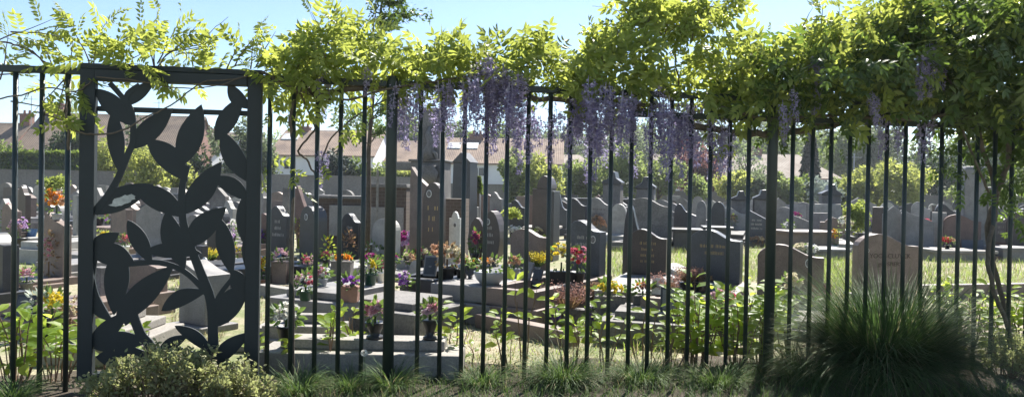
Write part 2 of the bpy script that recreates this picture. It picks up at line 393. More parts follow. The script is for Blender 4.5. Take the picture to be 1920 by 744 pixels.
def glyph_rows(par, rows, w, z0, dz, h, y, mat, r):
    """unreadable worn engraving: short strokes in rows"""
    b = MB()
    for i in range(rows):
        z = z0 - i * dz; ww = w * r.uniform(.5, 1); x = -ww / 2
        while x < ww / 2:
            k = r.uniform(.5, 1) * h * .55
            if r.random() < .85: b.box(x, x + k * .35, y - .0015, y + .001, z, z + h * r.uniform(.7, 1)); 
            x += k
    b.build('inscription', mat, par)
def oval_mesh(par, x, z, rx, rz_, y, mat='white_glaze'):
    b = MB(); b.prism([(x + rx * cos(2 * pi * i / 18), z + rz_ * sin(2 * pi * i / 18)) for i in range(18)], y - .008, y + .004)
    o = b.build('portrait_medallion', mat, par)
    b = MB(); b.prism([(x + rx * .8 * cos(2 * pi * i / 18), z + rz_ * .8 * sin(2 * pi * i / 18)) for i in range(18)], y - .010, y - .0085)
    b.build('portrait', 'old_stone', o)
def grave(x0, x1, top, Y, kind_, mat, label, t=.13, rot=DEFR, zb=.22, slab=None, slabmat=None, med=None, text=None, wide=.3, name='grave', bed=False):
    if 490 < x0 < 1420 and Y < 10.5 and zb > .15: zb = .36; slab = slab and slab + .05
    rot = R(rot); xm = (x0 + x1) / 2
    W = ((x1 - x0) / FPX * Y - t * abs(sin(rot))) / cos(rot); W = max(W, .14)
    x = xat(xm, Y, .8); h = atY(xm, top, Y).z - zb
    e = thing(name, label, 'grave', (x, Y, 0), rot)
    b = headmesh(kind_, W, h, t, mat); o = b.build('headstone', mat, e, (0, 0, zb), bevel=.006)
    if zb > .05:
        b = MB(); b.box(-W / 2 - .06, W / 2 + .06, -t / 2 - .08, t / 2 + .05, 0, zb - .002); b.build('base_block', slabmat or mat, e, bevel=.008)
    if slab:
        sw = W / 2 + wide / 2; y1 = -t / 2 - .09; y0 = y1 - slab; sm = slabmat or mat
        b = MB(); b.box(-sw, sw, y0, y1, 0, zb * .55); b.build('plinth', sm, e, bevel=.008)
        if bed:
            b = MB(); 
            b.box(-sw + .05, sw - .05, y0 + .05, y0 + .15, zb * .55, zb); b.box(-sw + .05, -sw + .15, y0 + .152, y1, zb * .55, zb); b.box(sw - .15, sw - .05, y0 + .152, y1, zb * .55, zb)
            b.build('kerb', sm, e, bevel=.006)
            b = MB(); b.box(-sw + .152, sw - .152, y0 + .152, y1, zb * .55, zb * .8); b.build('planting_soil', 'bed_soil', e)
        else:
            b = MB(); b.box(-sw + .07, sw - .07, y0 + .08, y1, zb * .55 + .001, zb + .002); b.build('ledger_slab', sm, e, bevel=.012)
    if med: oval_mesh(e, med[0] * W / 2, zb + med[1] * h, med[2], med[2] * 1.35, -t / 2)
    if text: glyph_rows(e, text[0], W * .6, zb + h * .66, h * .13, h * .065, -t / 2, text[1], random.Random(int(x0)))
    glist.append(e); return e, W, h
# front rows, left to right
grave(-30, 36, 436, 7.4, 'wave', 'dark_granite', 'black headstone cut by the left edge of the photo, pale flat top', .16, slab=1.3, slabmat='dark_granite')
grave(80, 137, 398, 9.6, 'peak', 'pink_granite', 'tall pink granite headstone with slanting top left of the leaf panel', .12, slab=1.3, zb=.1, wide=.4)
grave(176, 204, 500, 7.2, 'flat', 'old_stone', 'narrow dark stone block seen through the lower left cut-outs of the leaf panel', .12)
grave(236, 318, 493, 7.6, 'low_arch', 'pink_granite', 'smooth pinkish brown headstone seen through the lower middle of the leaf panel', .14, slab=1.2)
grave(338, 432, 489, 6.75, 'peak', 'grey_granite', 'speckled grey headstone with bright slanting top behind the leaf panel', .26, rot=-32, zb=.06, slab=None)
grave(252, 318, 378, 11.4, 'gable', 'grey_granite', 'plain grey gabled headstone behind the centre of the leaf panel', .13, slab=1.5)
grave(210, 250, 392, 12.6, 'flat', 'pink_granite', 'square pink brown headstone left of the grey gabled one', .13)
grave(350, 385, 402, 12.2, 'low_arch', 'grey_granite', 'grey headstone with low curved top seen under the large upper leaf', .13)
grave(388, 432, 388, 12.0, 'arch', 'dark_granite', 'dark arched headstone seen right of the central stem of the panel', .14, slab=1.3)
grave(505, 549, 386, 11.6, 'wave', 'dark_granite', 'black wavy headstone first to the right of the leaf panel', .14, text=(3, 'pale_lettering'), slab=1.4)
grave(562, 614, 386, 10.9, 'arch', 'dark_granite', 'black arched headstone with small oval portrait and thick side', .24, rot=-36, med=(-.1, .8, .035), slab=1.4)
grave(640, 682, 400, 11.4, 'wave', 'dark_granite', 'black wavy headstone with etched flowers before the brick tomb', .13, text=(2, 'pale_lettering'), slab=1.3)
grave(698, 752, 409, 11.3, 'arch', 'pale_granite', 'pale grey arched headstone behind the middle fence post', .16, slab=1.2)
grave(768, 806, 313, 12.4, 'peak', 'pink_granite', 'very tall pinkish headstone with steep slanting top', .14, rot=-20, zb=.1)
grave(792, 836, 342, 12.0, 'arch', 'brown_granite', 'tall brown arched headstone with white oval portrait', .14, slabmat='grey_granite', rot=-20, zb=.1, med=(-.35, .86, .045), text=(3, 'gold_leaf'), slab=1.5)
grave(842, 866, 396, 12.2, 'shoulder', 'white_marble', 'small white veined marble headstone with dark portrait', .06, zb=.24, med=(.1, .68, .03))
e, W_, h_ = grave(878, 912, 408, 9.5, 'oval', 'brown_granite', 'low brown oval stone with white engraved cross, left half of the rounded pair', .1, rot=-16, zb=.24, slab=1.6, slabmat='dark_granite', wide=.5)
b = MB(); b.box(-.008, .008, -.0535, -.0505, h_ * .62, h_ * 1.02); b.box(-.04, .04, -.0570, -.0538, h_ * .88, h_ * .91); b.build('engraved_cross', 'white_marble', e)
grave(903, 948, 395, 9.35, 'oval', 'brown_granite', 'polished brown oval headstone with portrait, right half of the rounded pair', .17, rot=-26, zb=.24, med=(-.3, .8, .03), text=(3, 'pale_lettering'), slab=1.6, slabmat='dark_granite')
grave(957, 1032, 429, 9.0, 'wave', 'pink_granite', 'low pink granite wavy headstone at the centre', .13, slab=1.7, slabmat='grey_granite', med=None)
grave(1064, 1136, 413, 8.5, 'wave', 'blue_granite', 'blue-black wavy headstone with oval portrait beside red roses', .17, rot=-32, med=(.6, .66, .032), text=(2, 'pale_lettering'), slab=1.5, slabmat='pink_granite', bed=True)
grave(1168, 1222, 382, 9.4, 'sweep', 'dark_granite', 'dark headstone with sweeping curved top rising left of the brown one', .12, rot=-20, zb=.1)
grave(1180, 1252, 429, 8.6, 'wave', 'brown_granite', 'brown wavy headstone with rows of gold lettering', .13, rot=-18, text=(4, 'gold_leaf'), slab=1.5, slabmat='grey_granite')
grave(1294, 1392, 430, 8.0, 'wave', 'blue_granite', 'wide blue-black wavy headstone with gilt cross and flowers', .19, rot=-26, text=(2, 'gold_leaf'), slab=1.4, slabmat='pink_granite', bed=True)
grave(1424, 1541, 458, 7.9, 'wave', 'pink_granite', 'pink granite wavy headstone with oval portrait right of the thick post', .13, rot=-20, med=(.55, .7, .035), slab=1.1, slabmat='concrete', zb=.16)
e, W_, h_ = grave(1600, 1722, 438, 9.3, 'wave', 'pink_granite', 'large pink granite headstone with engraved name behind the tall grass clump', .13, rot=6, zb=.1)
def text(s, size, x, z, y, mat, par, name='inscription'):
    cu = bpy.data.curves.new('t', 'FONT'); cu.body = s; cu.size = size; cu.align_x = 'CENTER'; cu.extrude = .0015
    to = bpy.data.objects.new('t', cu); me = bpy.data.meshes.new_from_object(to); bpy.data.objects.remove(to)
    me.transform(Matrix.Translation((x, y, z)) @ Matrix.Rotation(R(90), 4, 'X')); me.materials.clear(); me.materials.append(MAT[mat])
    o = bpy.data.objects.new(name, me); col.objects.link(o); o.parent = par; return o
text('YOOS-CLUYCK', .078, .02, .1 + h_ * .60, -.0665, 'dark_lettering', e); text('gts  SPIERS', .07, .02, .1 + h_ * .47, -.0665, 'dark_lettering', e)
oval_mesh(e, -W_ * .36, .1 + h_ * .72, .03, .036, -.065)
# kerb of the neighbouring plot
def kerbrun(pts, w, h, mat, label, nm='stone_kerb'):
    a, c = Vector(pts[0]), Vector(pts[1]); d = c - a; L = d.length
    b = MB(); n = max(1, int(L / 1.4))
    e = thing(nm, label, 'kerb', (a.x, a.y, 0), math.atan2(d.y, d.x))
    for i in range(n):
        b = MB(); b.box(i * L / n + .003, (i + 1) * L / n - .003, -w / 2, w / 2, 0, h); b.build('kerb_stone', mat, e, bevel=.008)
kerbrun([at(1722, 563)[:2], at(2050, 556)[:2]], .12, .20, 'pink_granite', 'long pinkish stone kerb in front of the lawn right of the large pink headstone')
# pale kerb of front plot right behind the fence
def plot(x0, x1, yf, yb, z, mat, label, rot=0, steps=1):
    A = at(x0, yf, z); B = at(x1, yf + (x1 - x0) * .018 + rot, z); d = (B - A); L = d.length; D = at(x0, yb, z).y - A.y
    e = thing('grave_plinth', label, 'grave plinth', (A.x, A.y, 0), math.atan2(d.y, d.x))
    b = MB(); b.box(0, L, 0, D, 0, z); b.build('plinth', mat, e, bevel=.01)
    for k in range(steps):
        m_ = .13 + k * .14; b = MB(); b.box(m_, L - m_, m_, D - m_ * .4, z + .07 * k + .001, z + .07 * (k + 1)); b.build('slab', mat, e, bevel=.01)
    return e
plot(490, 640, 610, 598, .2, 'concrete', 'narrow pale kerb slab with the white geranium behind the first bars right of the panel')
plot(478, 866, 660, 638, .17, 'concrete', 'pale concrete grave slab with two steps just behind the middle of the fence')
plot(60, 232, 648, 600, .14, 'concrete', 'pale stepped concrete grave slab behind the fence left of the leaf panel', steps=2)
plot(432, 520, 636, 616, .1, 'concrete', 'small pale concrete slab beside the speckled grey headstone')
plot(498, 640, 556, 530, .26, 'grey_granite', 'grey plinth of the graves with the pink vase right of the leaf panel', rot=12)
plot(618, 778, 572, 548, .2, 'old_stone', 'weathered grey plinth carrying violet flowers left of the middle post', rot=16)
plot(1120, 1300, 600, 574, .2, 'old_stone', 'weathered grey stepped plinth with small plaques under the brown headstone', rot=8)
plot(1255, 1330, 520, 500, .1, 'grey_granite', 'small grey slab on the grass between the brown and blue headstones')
kerbrun([at(488, 552)[:2], at(800, 604)[:2]], .14, .13, 'concrete', 'grey kerb running in front of the flower covered graves left of centre')
kerbrun([at(900, 612)[:2], at(1075, 650)[:2]], .14, .13, 'pink_granite', 'pinkish kerb at the edge of the gravel in the centre')
# middle rows, right and centre (individual stones seen between the bars)
mid = [
 (1368, 1400, 372, 17.0, 'flat', 'dark_granite', 'flat topped black headstone just left of the thick right post, middle rows'),
 (1402, 1438, 394, 14.0, 'slant', 'blue_granite', 'blue-grey slanted headstone with pale lettering against the thick right post'),
 (1454, 1488, 388, 15.5, 'arch', 'grey_granite', 'grey arched headstone first right of the thick right post'),
 (1478, 1518, 401, 14.6, 'slant', 'grey_granite', 'grey headstone with long slanting top above the pink bench-like ledge'),
 (1488, 1540, 379, 19.0, 'wave', 'grey_granite', 'wide grey wavy headstone behind the slanting grey one'),
 (1524, 1556, 399, 15.2, 'flat', 'grey_granite', 'streaky grey flat topped headstone above the yellow flowers'),
 (1636, 1662, 388, 14.2, 'flat', 'brown_granite', 'brown square headstone behind the left part of the large pink one'),
 (1656, 1694, 386, 13.2, 'gable', 'grey_granite', 'pale grey headstone directly behind the large pink one'),
 (1692, 1748, 396, 12.9, 'slant', 'grey_granite', 'wide grey headstone with sloping lit top behind the large pink one'),
 (1748, 1774, 398, 12.9, 'flat', 'pale_granite', 'pale pillar-like headstone joined to the wide sloping grey one'),
 (1774, 1834, 402, 12.6, 'wave', 'red_granite', 'reddish pink wavy headstone on the right, with vase of faded roses before it'),
 (1836, 1856, 404, 13.0, 'flat', 'pink_granite', 'narrow pink headstone left of the wisteria trunk'),
 (1862, 1890, 390, 12.8, 'flat', 'grey_granite', 'grey inscribed headstone just right of the wisteria trunk'),
 (1892, 1940, 396, 12.4, 'arch', 'brown_granite', 'brown arched headstone cut by the right edge of the photo'),
 (1146, 1176, 382, 13.6, 'arch', 'pale_granite', 'pale arched headstone left of the sweeping dark one'),
 (1180, 1258, 371, 13.0, 'wave', 'old_stone', 'very wide grey wavy headstone behind the brown one with gold lettering'),
 (1264, 1292, 382, 13.4, 'wave', 'dark_granite', 'narrow black headstone with curled white top, middle rows'),
 (1305, 1325, 376, 15.0, 'arch', 'grey_granite', 'small grey arched headstone above the wide blue-black one'),
 (1334, 1360, 378, 14.6, 'arch', 'dark_granite', 'dark arched headstone with lit right shoulder above the wide blue-black one'),
 (1102, 1146, 370, 14.2, 'wave', 'grey_granite', 'light grey wavy headstone with dark lettering behind the brown dried bush'),
 (1064, 1100, 372, 15.4, 'wave', 'dark_granite', 'dark wavy headstone left of the light grey one with dark lettering'),
 (1042, 1064, 362, 16.5, 'sweep', 'blue_granite', 'dark stone with curved shoulder right of the tall rounded monument'),
 (956, 986, 375, 14.0, 'wave', 'dark_granite', 'black wavy headstone above the low central pink one'),
 (918, 944, 360, 17.0, 'wave', 'grey_granite', 'grey wavy headstone above the polished oval pair'),
 (888, 902, 350, 18.0, 'arch', 'grey_granite', 'slim tall grey arched headstone right of the dark gabled pillar'),
 (876, 898, 376, 14.4, 'wave', 'pale_granite', 'pale wavy headstone above the oval stone with engraved cross'),
 (968, 990, 368, 19.0, 'flat', 'pink_granite', 'pink square headstone far behind the centre'),
 (990, 1002, 366, 18.0, 'flat', 'red_granite', 'small reddish headstone left of the tall rounded monument'),
 (34, 58, 349, 15.5, 'wave', 'brown_granite', 'tall brown headstone between the first and second bars at the left'),
 (84, 108, 374, 14.0, 'wave', 'dark_granite', 'dark wavy headstone above the pink granite one at the left'),
 (100, 124, 384, 12.6, 'arch', 'grey_granite', 'grey arched headstone above the tall pink granite one'),
 (0, 22, 372, 13.0, 'gable', 'grey_granite', 'grey gabled headstone at the left edge with pink flowers on it'),
 (2, 42, 382, 12.2, 'wave', 'pink_granite', 'pinkish headstone behind the first fence bar at the left'),
 (140, 152, 366, 13.6, 'flat', 'pale_granite', 'white plaque-like headstone just left of the leaf panel'),
 (175, 196, 352, 16.0, 'gable', 'grey_granite', 'grey gabled stone seen at the left margin of the leaf panel'),
 (306, 324, 356, 17.0, 'wave', 'pale_granite', 'pale wavy stone seen above the central leaf of the panel'),
 (320, 338, 352, 18.0, 'flat', 'grey_granite', 'pale grey block stone seen left of the central stem'),
 (392, 430, 352, 15.5, 'gable', 'old_stone', 'large weathered gabled stone seen through the right side of the panel'),
 (420, 444, 376, 13.0, 'wave', 'pale_granite', 'pale wavy stone seen between the two right-hand leaves'),
 (368, 388, 460, 9.6, 'flat', 'dark_granite', 'small black block stone below the central stem of the panel'),
 (488, 500, 352, 15.0, 'wave', 'grey_granite', 'thin grey headstone right beside the gate post'),
 (530, 546, 352, 17.0, 'flat', 'old_stone', 'old weathered headstone behind the first black wavy one'),
 (1710, 1742, 378, 17.0, 'wave', 'pale_granite', 'pale wavy headstone with dazzling reflection at the right'),
 (1755, 1790, 382, 15.5, 'wave', 'dark_granite', 'black wavy headstone above the reddish pink one'),
]
for a in mid:
    a = a[:3] + (a[3] * (1.33 if a[0] > 860 else 1.15),) + a[4:]
    grave(a[0], a[1], a[2], a[3], a[4], a[5], a[6], t=.13, rot=-22 + rnd.uniform(-5, 5), zb=rnd.choice([.12, .2]), name='grave',
          text=(3, 'pale_lettering') if a[0] in (1402, 1862) else ((2, 'dark_lettering') if a[0] == 1102 else None), slab=(1.0 if a[3] < 18 and a[0] not in (84, 100) else None))
# leaning old slab by the second bar right of the panel
e = thing('leaning_stone', 'narrow reddish old slab leaning sideways behind the first bars right of the panel', 'gravestone', (xat(568, 15), 15, 0), R(-20))
b = MB(); b.prism([(-.1, 0), (-.22, 1.15), (-.12, 1.32), (.05, .9), (.14, 0)], -.06, .06); b.build('slab', 'red_granite', e, bevel=.01)

# black table-like slabs, lit tops
def slabtomb(x0, x1, ytop, Y, z, D, mat, label, rot=-10, topmat=None):
    x = xat((x0 + x1) / 2, Y, z); W = (x1 - x0) / FPX * Y; z = atY((x0 + x1) / 2, ytop, Y).z
    e = thing('slab_tomb', label, 'tomb', (x, Y, 0), R(rot))
    b = MB(); b.box(-W / 2 + .06, W / 2 - .06, -D / 2 + .06, D / 2 - .06, 0, z - .062); b.build('tomb_wall', mat, e, bevel=.01)
    b = MB(); b.box(-W / 2, W / 2, -D / 2, D / 2, z - .06, z); b.build('cover_slab', topmat or mat, e, bevel=.012)
slabtomb(1258, 1316, 428, 17, .6, .8, 'dark_granite', 'low black polished tomb with bright top behind the gap of grass')
slabtomb(1316, 1372, 424, 17.5, .6, .8, 'dark_granite', 'second low black polished tomb with bright top above the wide blue-black headstone')
slabtomb(1456, 1562, 432, 17.5, .6, 1.0, 'pink_granite', 'long pinkish tomb ledge with lit top right of the thick right post', rot=10)
slabtomb(1070, 1190, 372, 27, .9, 1.0, 'dark_granite', 'long dark tomb with thin lit cover slab in the middle distance')
slabtomb(1735, 1850, 467, 15.6, .35, .8, 'concrete', 'rough grey concrete slab under the faded roses at the right', rot=4)
slabtomb(1852, 1960, 462, 15.8, .35, .8, 'grey_granite', 'grey slab right of the wisteria trunk', rot=4)
slabtomb(985, 1050, 424, 17, .5, 1.1, 'concrete', 'low flower bed tomb with rounded kerb behind the central pink headstone')
slabtomb(1500, 1580, 464, 15.5, .25, .8, 'grey_granite', 'flat grey slab on the lawn left of the large pink headstone', rot=4)

# brick family tomb
Yb = 14.5
e = thing('family_tomb', 'long low dark brick family tomb with grey plastered panels behind the middle post', 'tomb', (xat(690, Yb), Yb, 0), R(-8))
sx = lambda p: (p - 690) / FPX * Yb
zt1 = atY(660, 367, Yb).z; zt2 = atY(720, 345, Yb).z
b = MB(); b.box(sx(592), sx(694), -.3, .3, 0, zt1 - .06); b.build('tomb_wall', 'tomb_brick', e)
b = MB(); b.box(sx(694) + .003, sx(772), -.35, .35, 0, zt2 - .07); b.build('tomb_wall', 'tomb_brick', e)
b = MB(); b.box(sx(838), sx(876), -.3, .3, 0, atY(850, 372, Yb).z); b.build('tomb_wall', 'tomb_brick', e)
b = MB(); b.box(sx(590), sx(694) - .002, -.36, .36, zt1 - .058, zt1); b.build('coping', 'old_stone', e, bevel=.01)
b = MB(); b.box(sx(694), sx(774), -.41, .41, zt2 - .068, zt2); b.build('coping', 'old_stone', e, bevel=.01)
for (x0, x1, y0, y1, m_) in ((627, 688, 384, 440, 'concrete'), (697, 768, 387, 452, 'concrete')):
    b = MB(); b.box(sx(x0), sx(x1), -.375, -.353 if x0 > 690 else -.303, atY(x0, y1, Yb).z, atY(x0, y0, Yb).z); b.build('plaster_panel', m_, e, bevel=.005)
# monuments
def mon(px, Y, label, rot=-10): return thing('stone_monument', label, 'monument', (xat(px, Y, 1.5), Y, 0), R(rot))
Y = 19.; k = Y / FPX
zf = lambda py, px=808: atY(px, py, Y).z
e = mon(808, Y, 'tall weathered grey stone pillar on a block with carved figure and side arm')
b = MB(); b.frus(34 * k * 1.2, 34 * k, 44 * k, 34 * k, 0, .1); b.frus(66 * k, .8, 62 * k, .75, .1, zf(304)); b.frus(70 * k, .86, 70 * k, .86, zf(304), zf(300)); b.build('pedestal', 'old_stone', e, bevel=.02)
b = MB(); b.frus(44 * k, .55, 40 * k, .5, zf(300) + .002, zf(210)); b.frus(40 * k, .5, 26 * k, .3, zf(210), zf(203)); b.build('pillar', 'old_stone', e, bevel=.02)
b = MB(); pts = [(.05, -.34, zf(300)), (.02, -.36, zf(285)), (.1, -.34, zf(270)), (.0, -.33, zf(255)), (.05, -.3, zf(240))]; b.tube(pts, [.16, .13, .11, .08, .05], 8)
b.tube([(.02, -.36, zf(278)), (.22, -.38, zf(290)), (.25, -.36, zf(302))], [.06, .05, .04], 6); b.build('carved_figure', 'old_stone', e, smooth=True)
b = MB(); b.box(-66 * k, -33 * k, -.18, .18, zf(320), zf(305)); b.build('side_arm', 'old_stone', e, bevel=.02)
b = MB(); b.lathe([(.12, 0), (.2, .1), (.24, .28), (.16, .4), (.19, .46)], 12, o=(.1, -.55, zf(345))); b.build('urn', 'old_stone', e, smooth=True)
Y = 18.; k = Y / FPX; zf = lambda py, px=872: atY(px, py, Y).z
e = mon(872, Y, 'dark pointed stone pillar with little gable right of the tall weathered one', -20)
b = MB(); b.frus(38 * k, .5, 34 * k, .45, 0, zf(305)); b.build('pillar', 'dark_granite', e, bevel=.01)
b = MB(); b.prism([(-19 * k, zf(305)), (0, zf(286)), (19 * k, zf(305))], -.26, .26); b.build('gable_top', 'dark_granite', e, bevel=.01)
Y = 14.; k = Y / FPX; zf = lambda py, px=1026: atY(px, py, Y).z
e = mon(1024, Y, 'tall dark monument with rounded head and stepped shoulder behind the centre', -20)
b = MB(); b.box(-20 * k, 14 * k, -.2, .2, 0, zf(354)); b.build('body', 'brown_granite', e, bevel=.01)
b = MB(); b.prism([(-12 * k + 14 * k * (1 - cos(pi * i / 10)), zf(354) + .002 + 24 * k * sin(pi * i / 10)) for i in range(11)][::-1], -.19, .19); b.build('rounded_head', 'brown_granite', e, bevel=.01)
b = MB(); b.box(14 * k + .002, 22 * k, -.2, .2, 0, zf(358)); b.build('shoulder', 'dark_granite', e, bevel=.01)
Y = 17.; zf = lambda py, px=1820: atY(px, py, Y).z; k = Y / FPX
e = mon(1824, Y, 'tall plain grey stone shaft left of the wisteria trunk', -15)
b = MB(); b.frus(40 * k, .45, 36 * k, .4, 0, zf(318)); b.frus(36 * k, .4, 30 * k, .3, zf(318), zf(312)); b.build('shaft', 'grey_granite', e, bevel=.02)
b = MB(); b.box(20 * k + .002, 34 * k, -.2, .2, 0, zf(350)); b.build('side_block', 'grey_granite', e, bevel=.02)
Y = 22.; zf = lambda py, px=1200: atY(px, py, Y).z; k = Y / FPX
for (px, top, lab) in ((1150, 322, 'dark gabled tomb chapel in the middle distance right of centre'), (1212, 332, 'dark stone monument with concave roof in the middle distance'), (1430, 356, 'dark tomb with shallow curved roof left of the thick right post'), (1556, 346, 'dark pointed tomb among the far rows right of the thick post'),
                       (1388, 358, 'broad brown tomb with low domed top in the far rows')):
    e = mon(px, Y, lab, -15); h_ = zf(top, px)
    b = MB(); b.box(-16 * k, 16 * k, -.4, .4, 0, h_ * .8); b.build('body', 'old_stone', e, bevel=.02)
    b = MB(); b.prism([(-18 * k, h_ * .8 + .002), (-18 * k, h_ * .84), (-6 * k, h_ * .9), (-3 * k, h_), (5 * k, h_), (8 * k, h_ * .9), (18 * k, h_ * .84), (18 * k, h_ * .8 + .002)], -.45, .45); b.build('roof_stone', 'dark_granite', e, bevel=.02)

# far rows of stones, each its own object
fr = random.Random(21)
names_c = {'pink_granite': 'pink', 'brown_granite': 'brown', 'dark_granite': 'black', 'blue_granite': 'blue-black', 'grey_granite': 'grey', 'pale_granite': 'pale', 'red_granite': 'reddish', 'old_stone': 'weathered'}
names_s = {'wave': 'wavy', 'arch': 'arched', 'flat': 'flat-topped', 'slant': 'slanted', 'gable': 'gabled', 'serpentine': 'bow-topped', 'shoulder': 'shouldered', 'low_arch': 'low-arched'}
protos = {}
for sh in names_s:
    for mt in names_c:
        b = MB(); t = .14; b.prism(profile(sh, .72, .8), -t / 2, t / 2); b.prism([(-.42, 0), (.42, 0), (.42, .16), (-.42, .16)][::-1], -.13, .11)
        protos[(sh, mt)] = b
pm = {}
rows_def = [(13.2, 'front'), (15.4, 'second'), (17.6, 'third'), (19.8, 'fourth'), (22.2, 'fifth'), (24.8, 'sixth'), (27.6, 'seventh'), (31, 'eighth'), (35.5, 'ninth'), (41, 'last')]
far = []
occupied = [(g_.location.x, g_.location.y) for g_ in glist]
for ri, (Yr, rn) in enumerate(rows_def):
    x = -.74 * Yr
    while x < .74 * Yr:
        sp = fr.uniform(.66, 1.1) * (1 + max(0, Yr - 22) * .03)
        x += sp
        if fr.random() < .1: x += 1.0
        y = Yr + fr.uniform(-.25, .25) - .10 * x * (1 if Yr < 30 else .5)
        if any(abs(x - ox) < .75 and abs(y - oy) < 1.0 for ox, oy in occupied): continue
        px, py = proj((x, y, .9))
        if not (-10 < px < 1930): continue
        if 590 < px < 900 and Yr < 22: continue
        if Yr < 16 and px > 520: continue
        if Yr < 18 and px > 850: continue
        sh = fr.choices(list(names_s), [34, 16, 9, 6, 5, 12, 5, 8])[0]
        mt = fr.choices(list(names_c), [12, 6, 14, 9, 27, 19, 5, 8])[0]
        far.append([x, y, sh, mt, ri, px])
segs = [(-50, 160, 'left of the leaf panel'), (160, 488, 'seen through the leaf panel'), (488, 733, 'between panel and middle post'), (733, 1090, 'right of the middle post'), (1090, 1446, 'left of the right post'), (1446, 2000, 'right of the right post')]
ordn = ['', 'second ', 'third ', 'fourth ', 'fifth ', 'sixth ', 'seventh ', 'eighth ']
groups = {}
for f in sorted(far, key=lambda q: q[5]):
    sg = [s_ for s_ in segs if s_[0] <= f[5] < s_[1]][0][2]
    groups.setdefault((f[2], f[3], f[4], sg), []).append(f)
for (sh, mt, ri, sg), L_ in groups.items():
    for i, f in enumerate(L_):
        key = (sh, mt)
        if key not in pm: pm[key] = protos[key].mesh('headstone', mt)
        o = bpy.data.objects.new('headstone', pm[key]); col.objects.link(o)
        o.location = (f[0], f[1], 0); o.rotation_euler = (fr.uniform(-.03, .03), fr.uniform(-.025, .025), R(-20 + fr.uniform(-8, 8)))
        k = fr.uniform(.85, 1.35) * (1 + max(0, f[1] - 22) * .013); o.scale = (fr.uniform(.7, 1.15), 1.2, k)
        if f[1] < 27:
            if 'slab' not in pm:
                for mm in ('grey_granite', 'dark_granite', 'pale_granite', 'pink_granite'):
                    b = MB(); b.box(-.46, .46, -1.75, -.15, 0, .17); b.box(-.38, .38, -1.65, -.16, .172, .26); pm['slab' + mm] = b.mesh('ledger_slab', mm)
                pm['slab'] = 1
            q = bpy.data.objects.new('ledger_slab', pm['slab' + fr.choice(('grey_granite', 'grey_granite', 'dark_granite', 'pale_granite', 'pink_granite'))]); col.objects.link(q); q.parent = o
        cnt = '' if len(L_) == 1 else ('leftmost ' if i == 0 else ordn[i] + 'from left, ')
        tag(o, f"{cnt}{names_c[mt]} {names_s[sh]} headstone in the {rows_def[ri][1]} background row, {sg}", 'headstone', 'headstones in the background rows')
fl = []
for f in far:
    if f[1] < 33 and fr.random() < (.42 if f[5] < 900 else .16): fl.append((f[5] + fr.uniform(-4, 4), f[0] - .25 + fr.uniform(-.2, .2), f[1] - .5 - fr.uniform(0, .5), fr.choice(('rose', 'palepink', 'yellow', 'orange', 'white', 'magenta', 'peach', 'violet')), f[4]))
cn = dict(rose='red-pink', palepink='pale pink', yellow='yellow', orange='orange', white='white', magenta='dark magenta', peach='peach', violet='violet')
FAR_FLOWERS = []
fg = {}
for q in sorted(fl): fg.setdefault((q[3], q[4], [s_ for s_ in segs if s_[0] <= q[0] < s_[1]][0][2]), []).append(q)
for (c_, ri, sg), L_ in fg.items():
    for i, q in enumerate(L_[:8]):
        cnt = '' if len(L_) == 1 else ('leftmost ' if i == 0 else ordn[i] + 'from left, ')
        FAR_FLOWERS.append((q, c_, f"{cnt}{cn[c_]} flowers before the {rows_def[ri][1]} background row, {sg}"))
print('FAR', len(far), len(FAR_FLOWERS))

# ------------------------------------------------------------------ wall, hedge, houses
def wallseg(x0, x1, Y0, Y1, ytop0, label, mat='wall_concrete', thick=.25):
    A = Vector((xat(x0, Y0), Y0, 0)); B = Vector((xat(x1, Y1), Y1, 0)); d = B - A; L = d.length
    z = .5 * (atY(x0, ytop0[0], Y0).z + atY(x1, ytop0[1], Y1).z)
    e = thing('boundary_wall', label, 'wall', A, math.atan2(d.y, d.x))
    n = max(1, int(L / 3)); 
    for i in range(n):
        b = MB(); b.box(i * L / n, (i + 1) * L / n - .012, 0, thick, 0, z); b.build('wall_panel', mat, e)
    b = MB(); b.box(0, L, -.04, thick + .04, z + .002, z + .07); b.build('coping', mat, e)
wallseg(-60, 470, 46, 48, (320, 326), 'grey concrete cemetery wall behind the left of the leaf panel')
wallseg(472, 780, 48.3, 50, (326, 336), 'grey concrete cemetery wall below the white house')
wallseg(782, 1260, 50.5, 55, (343, 355), 'grey concrete cemetery wall at the centre background')
wallseg(1262, 1990, 55.5, 62, (357, 374), 'low grey concrete cemetery wall at the right background')

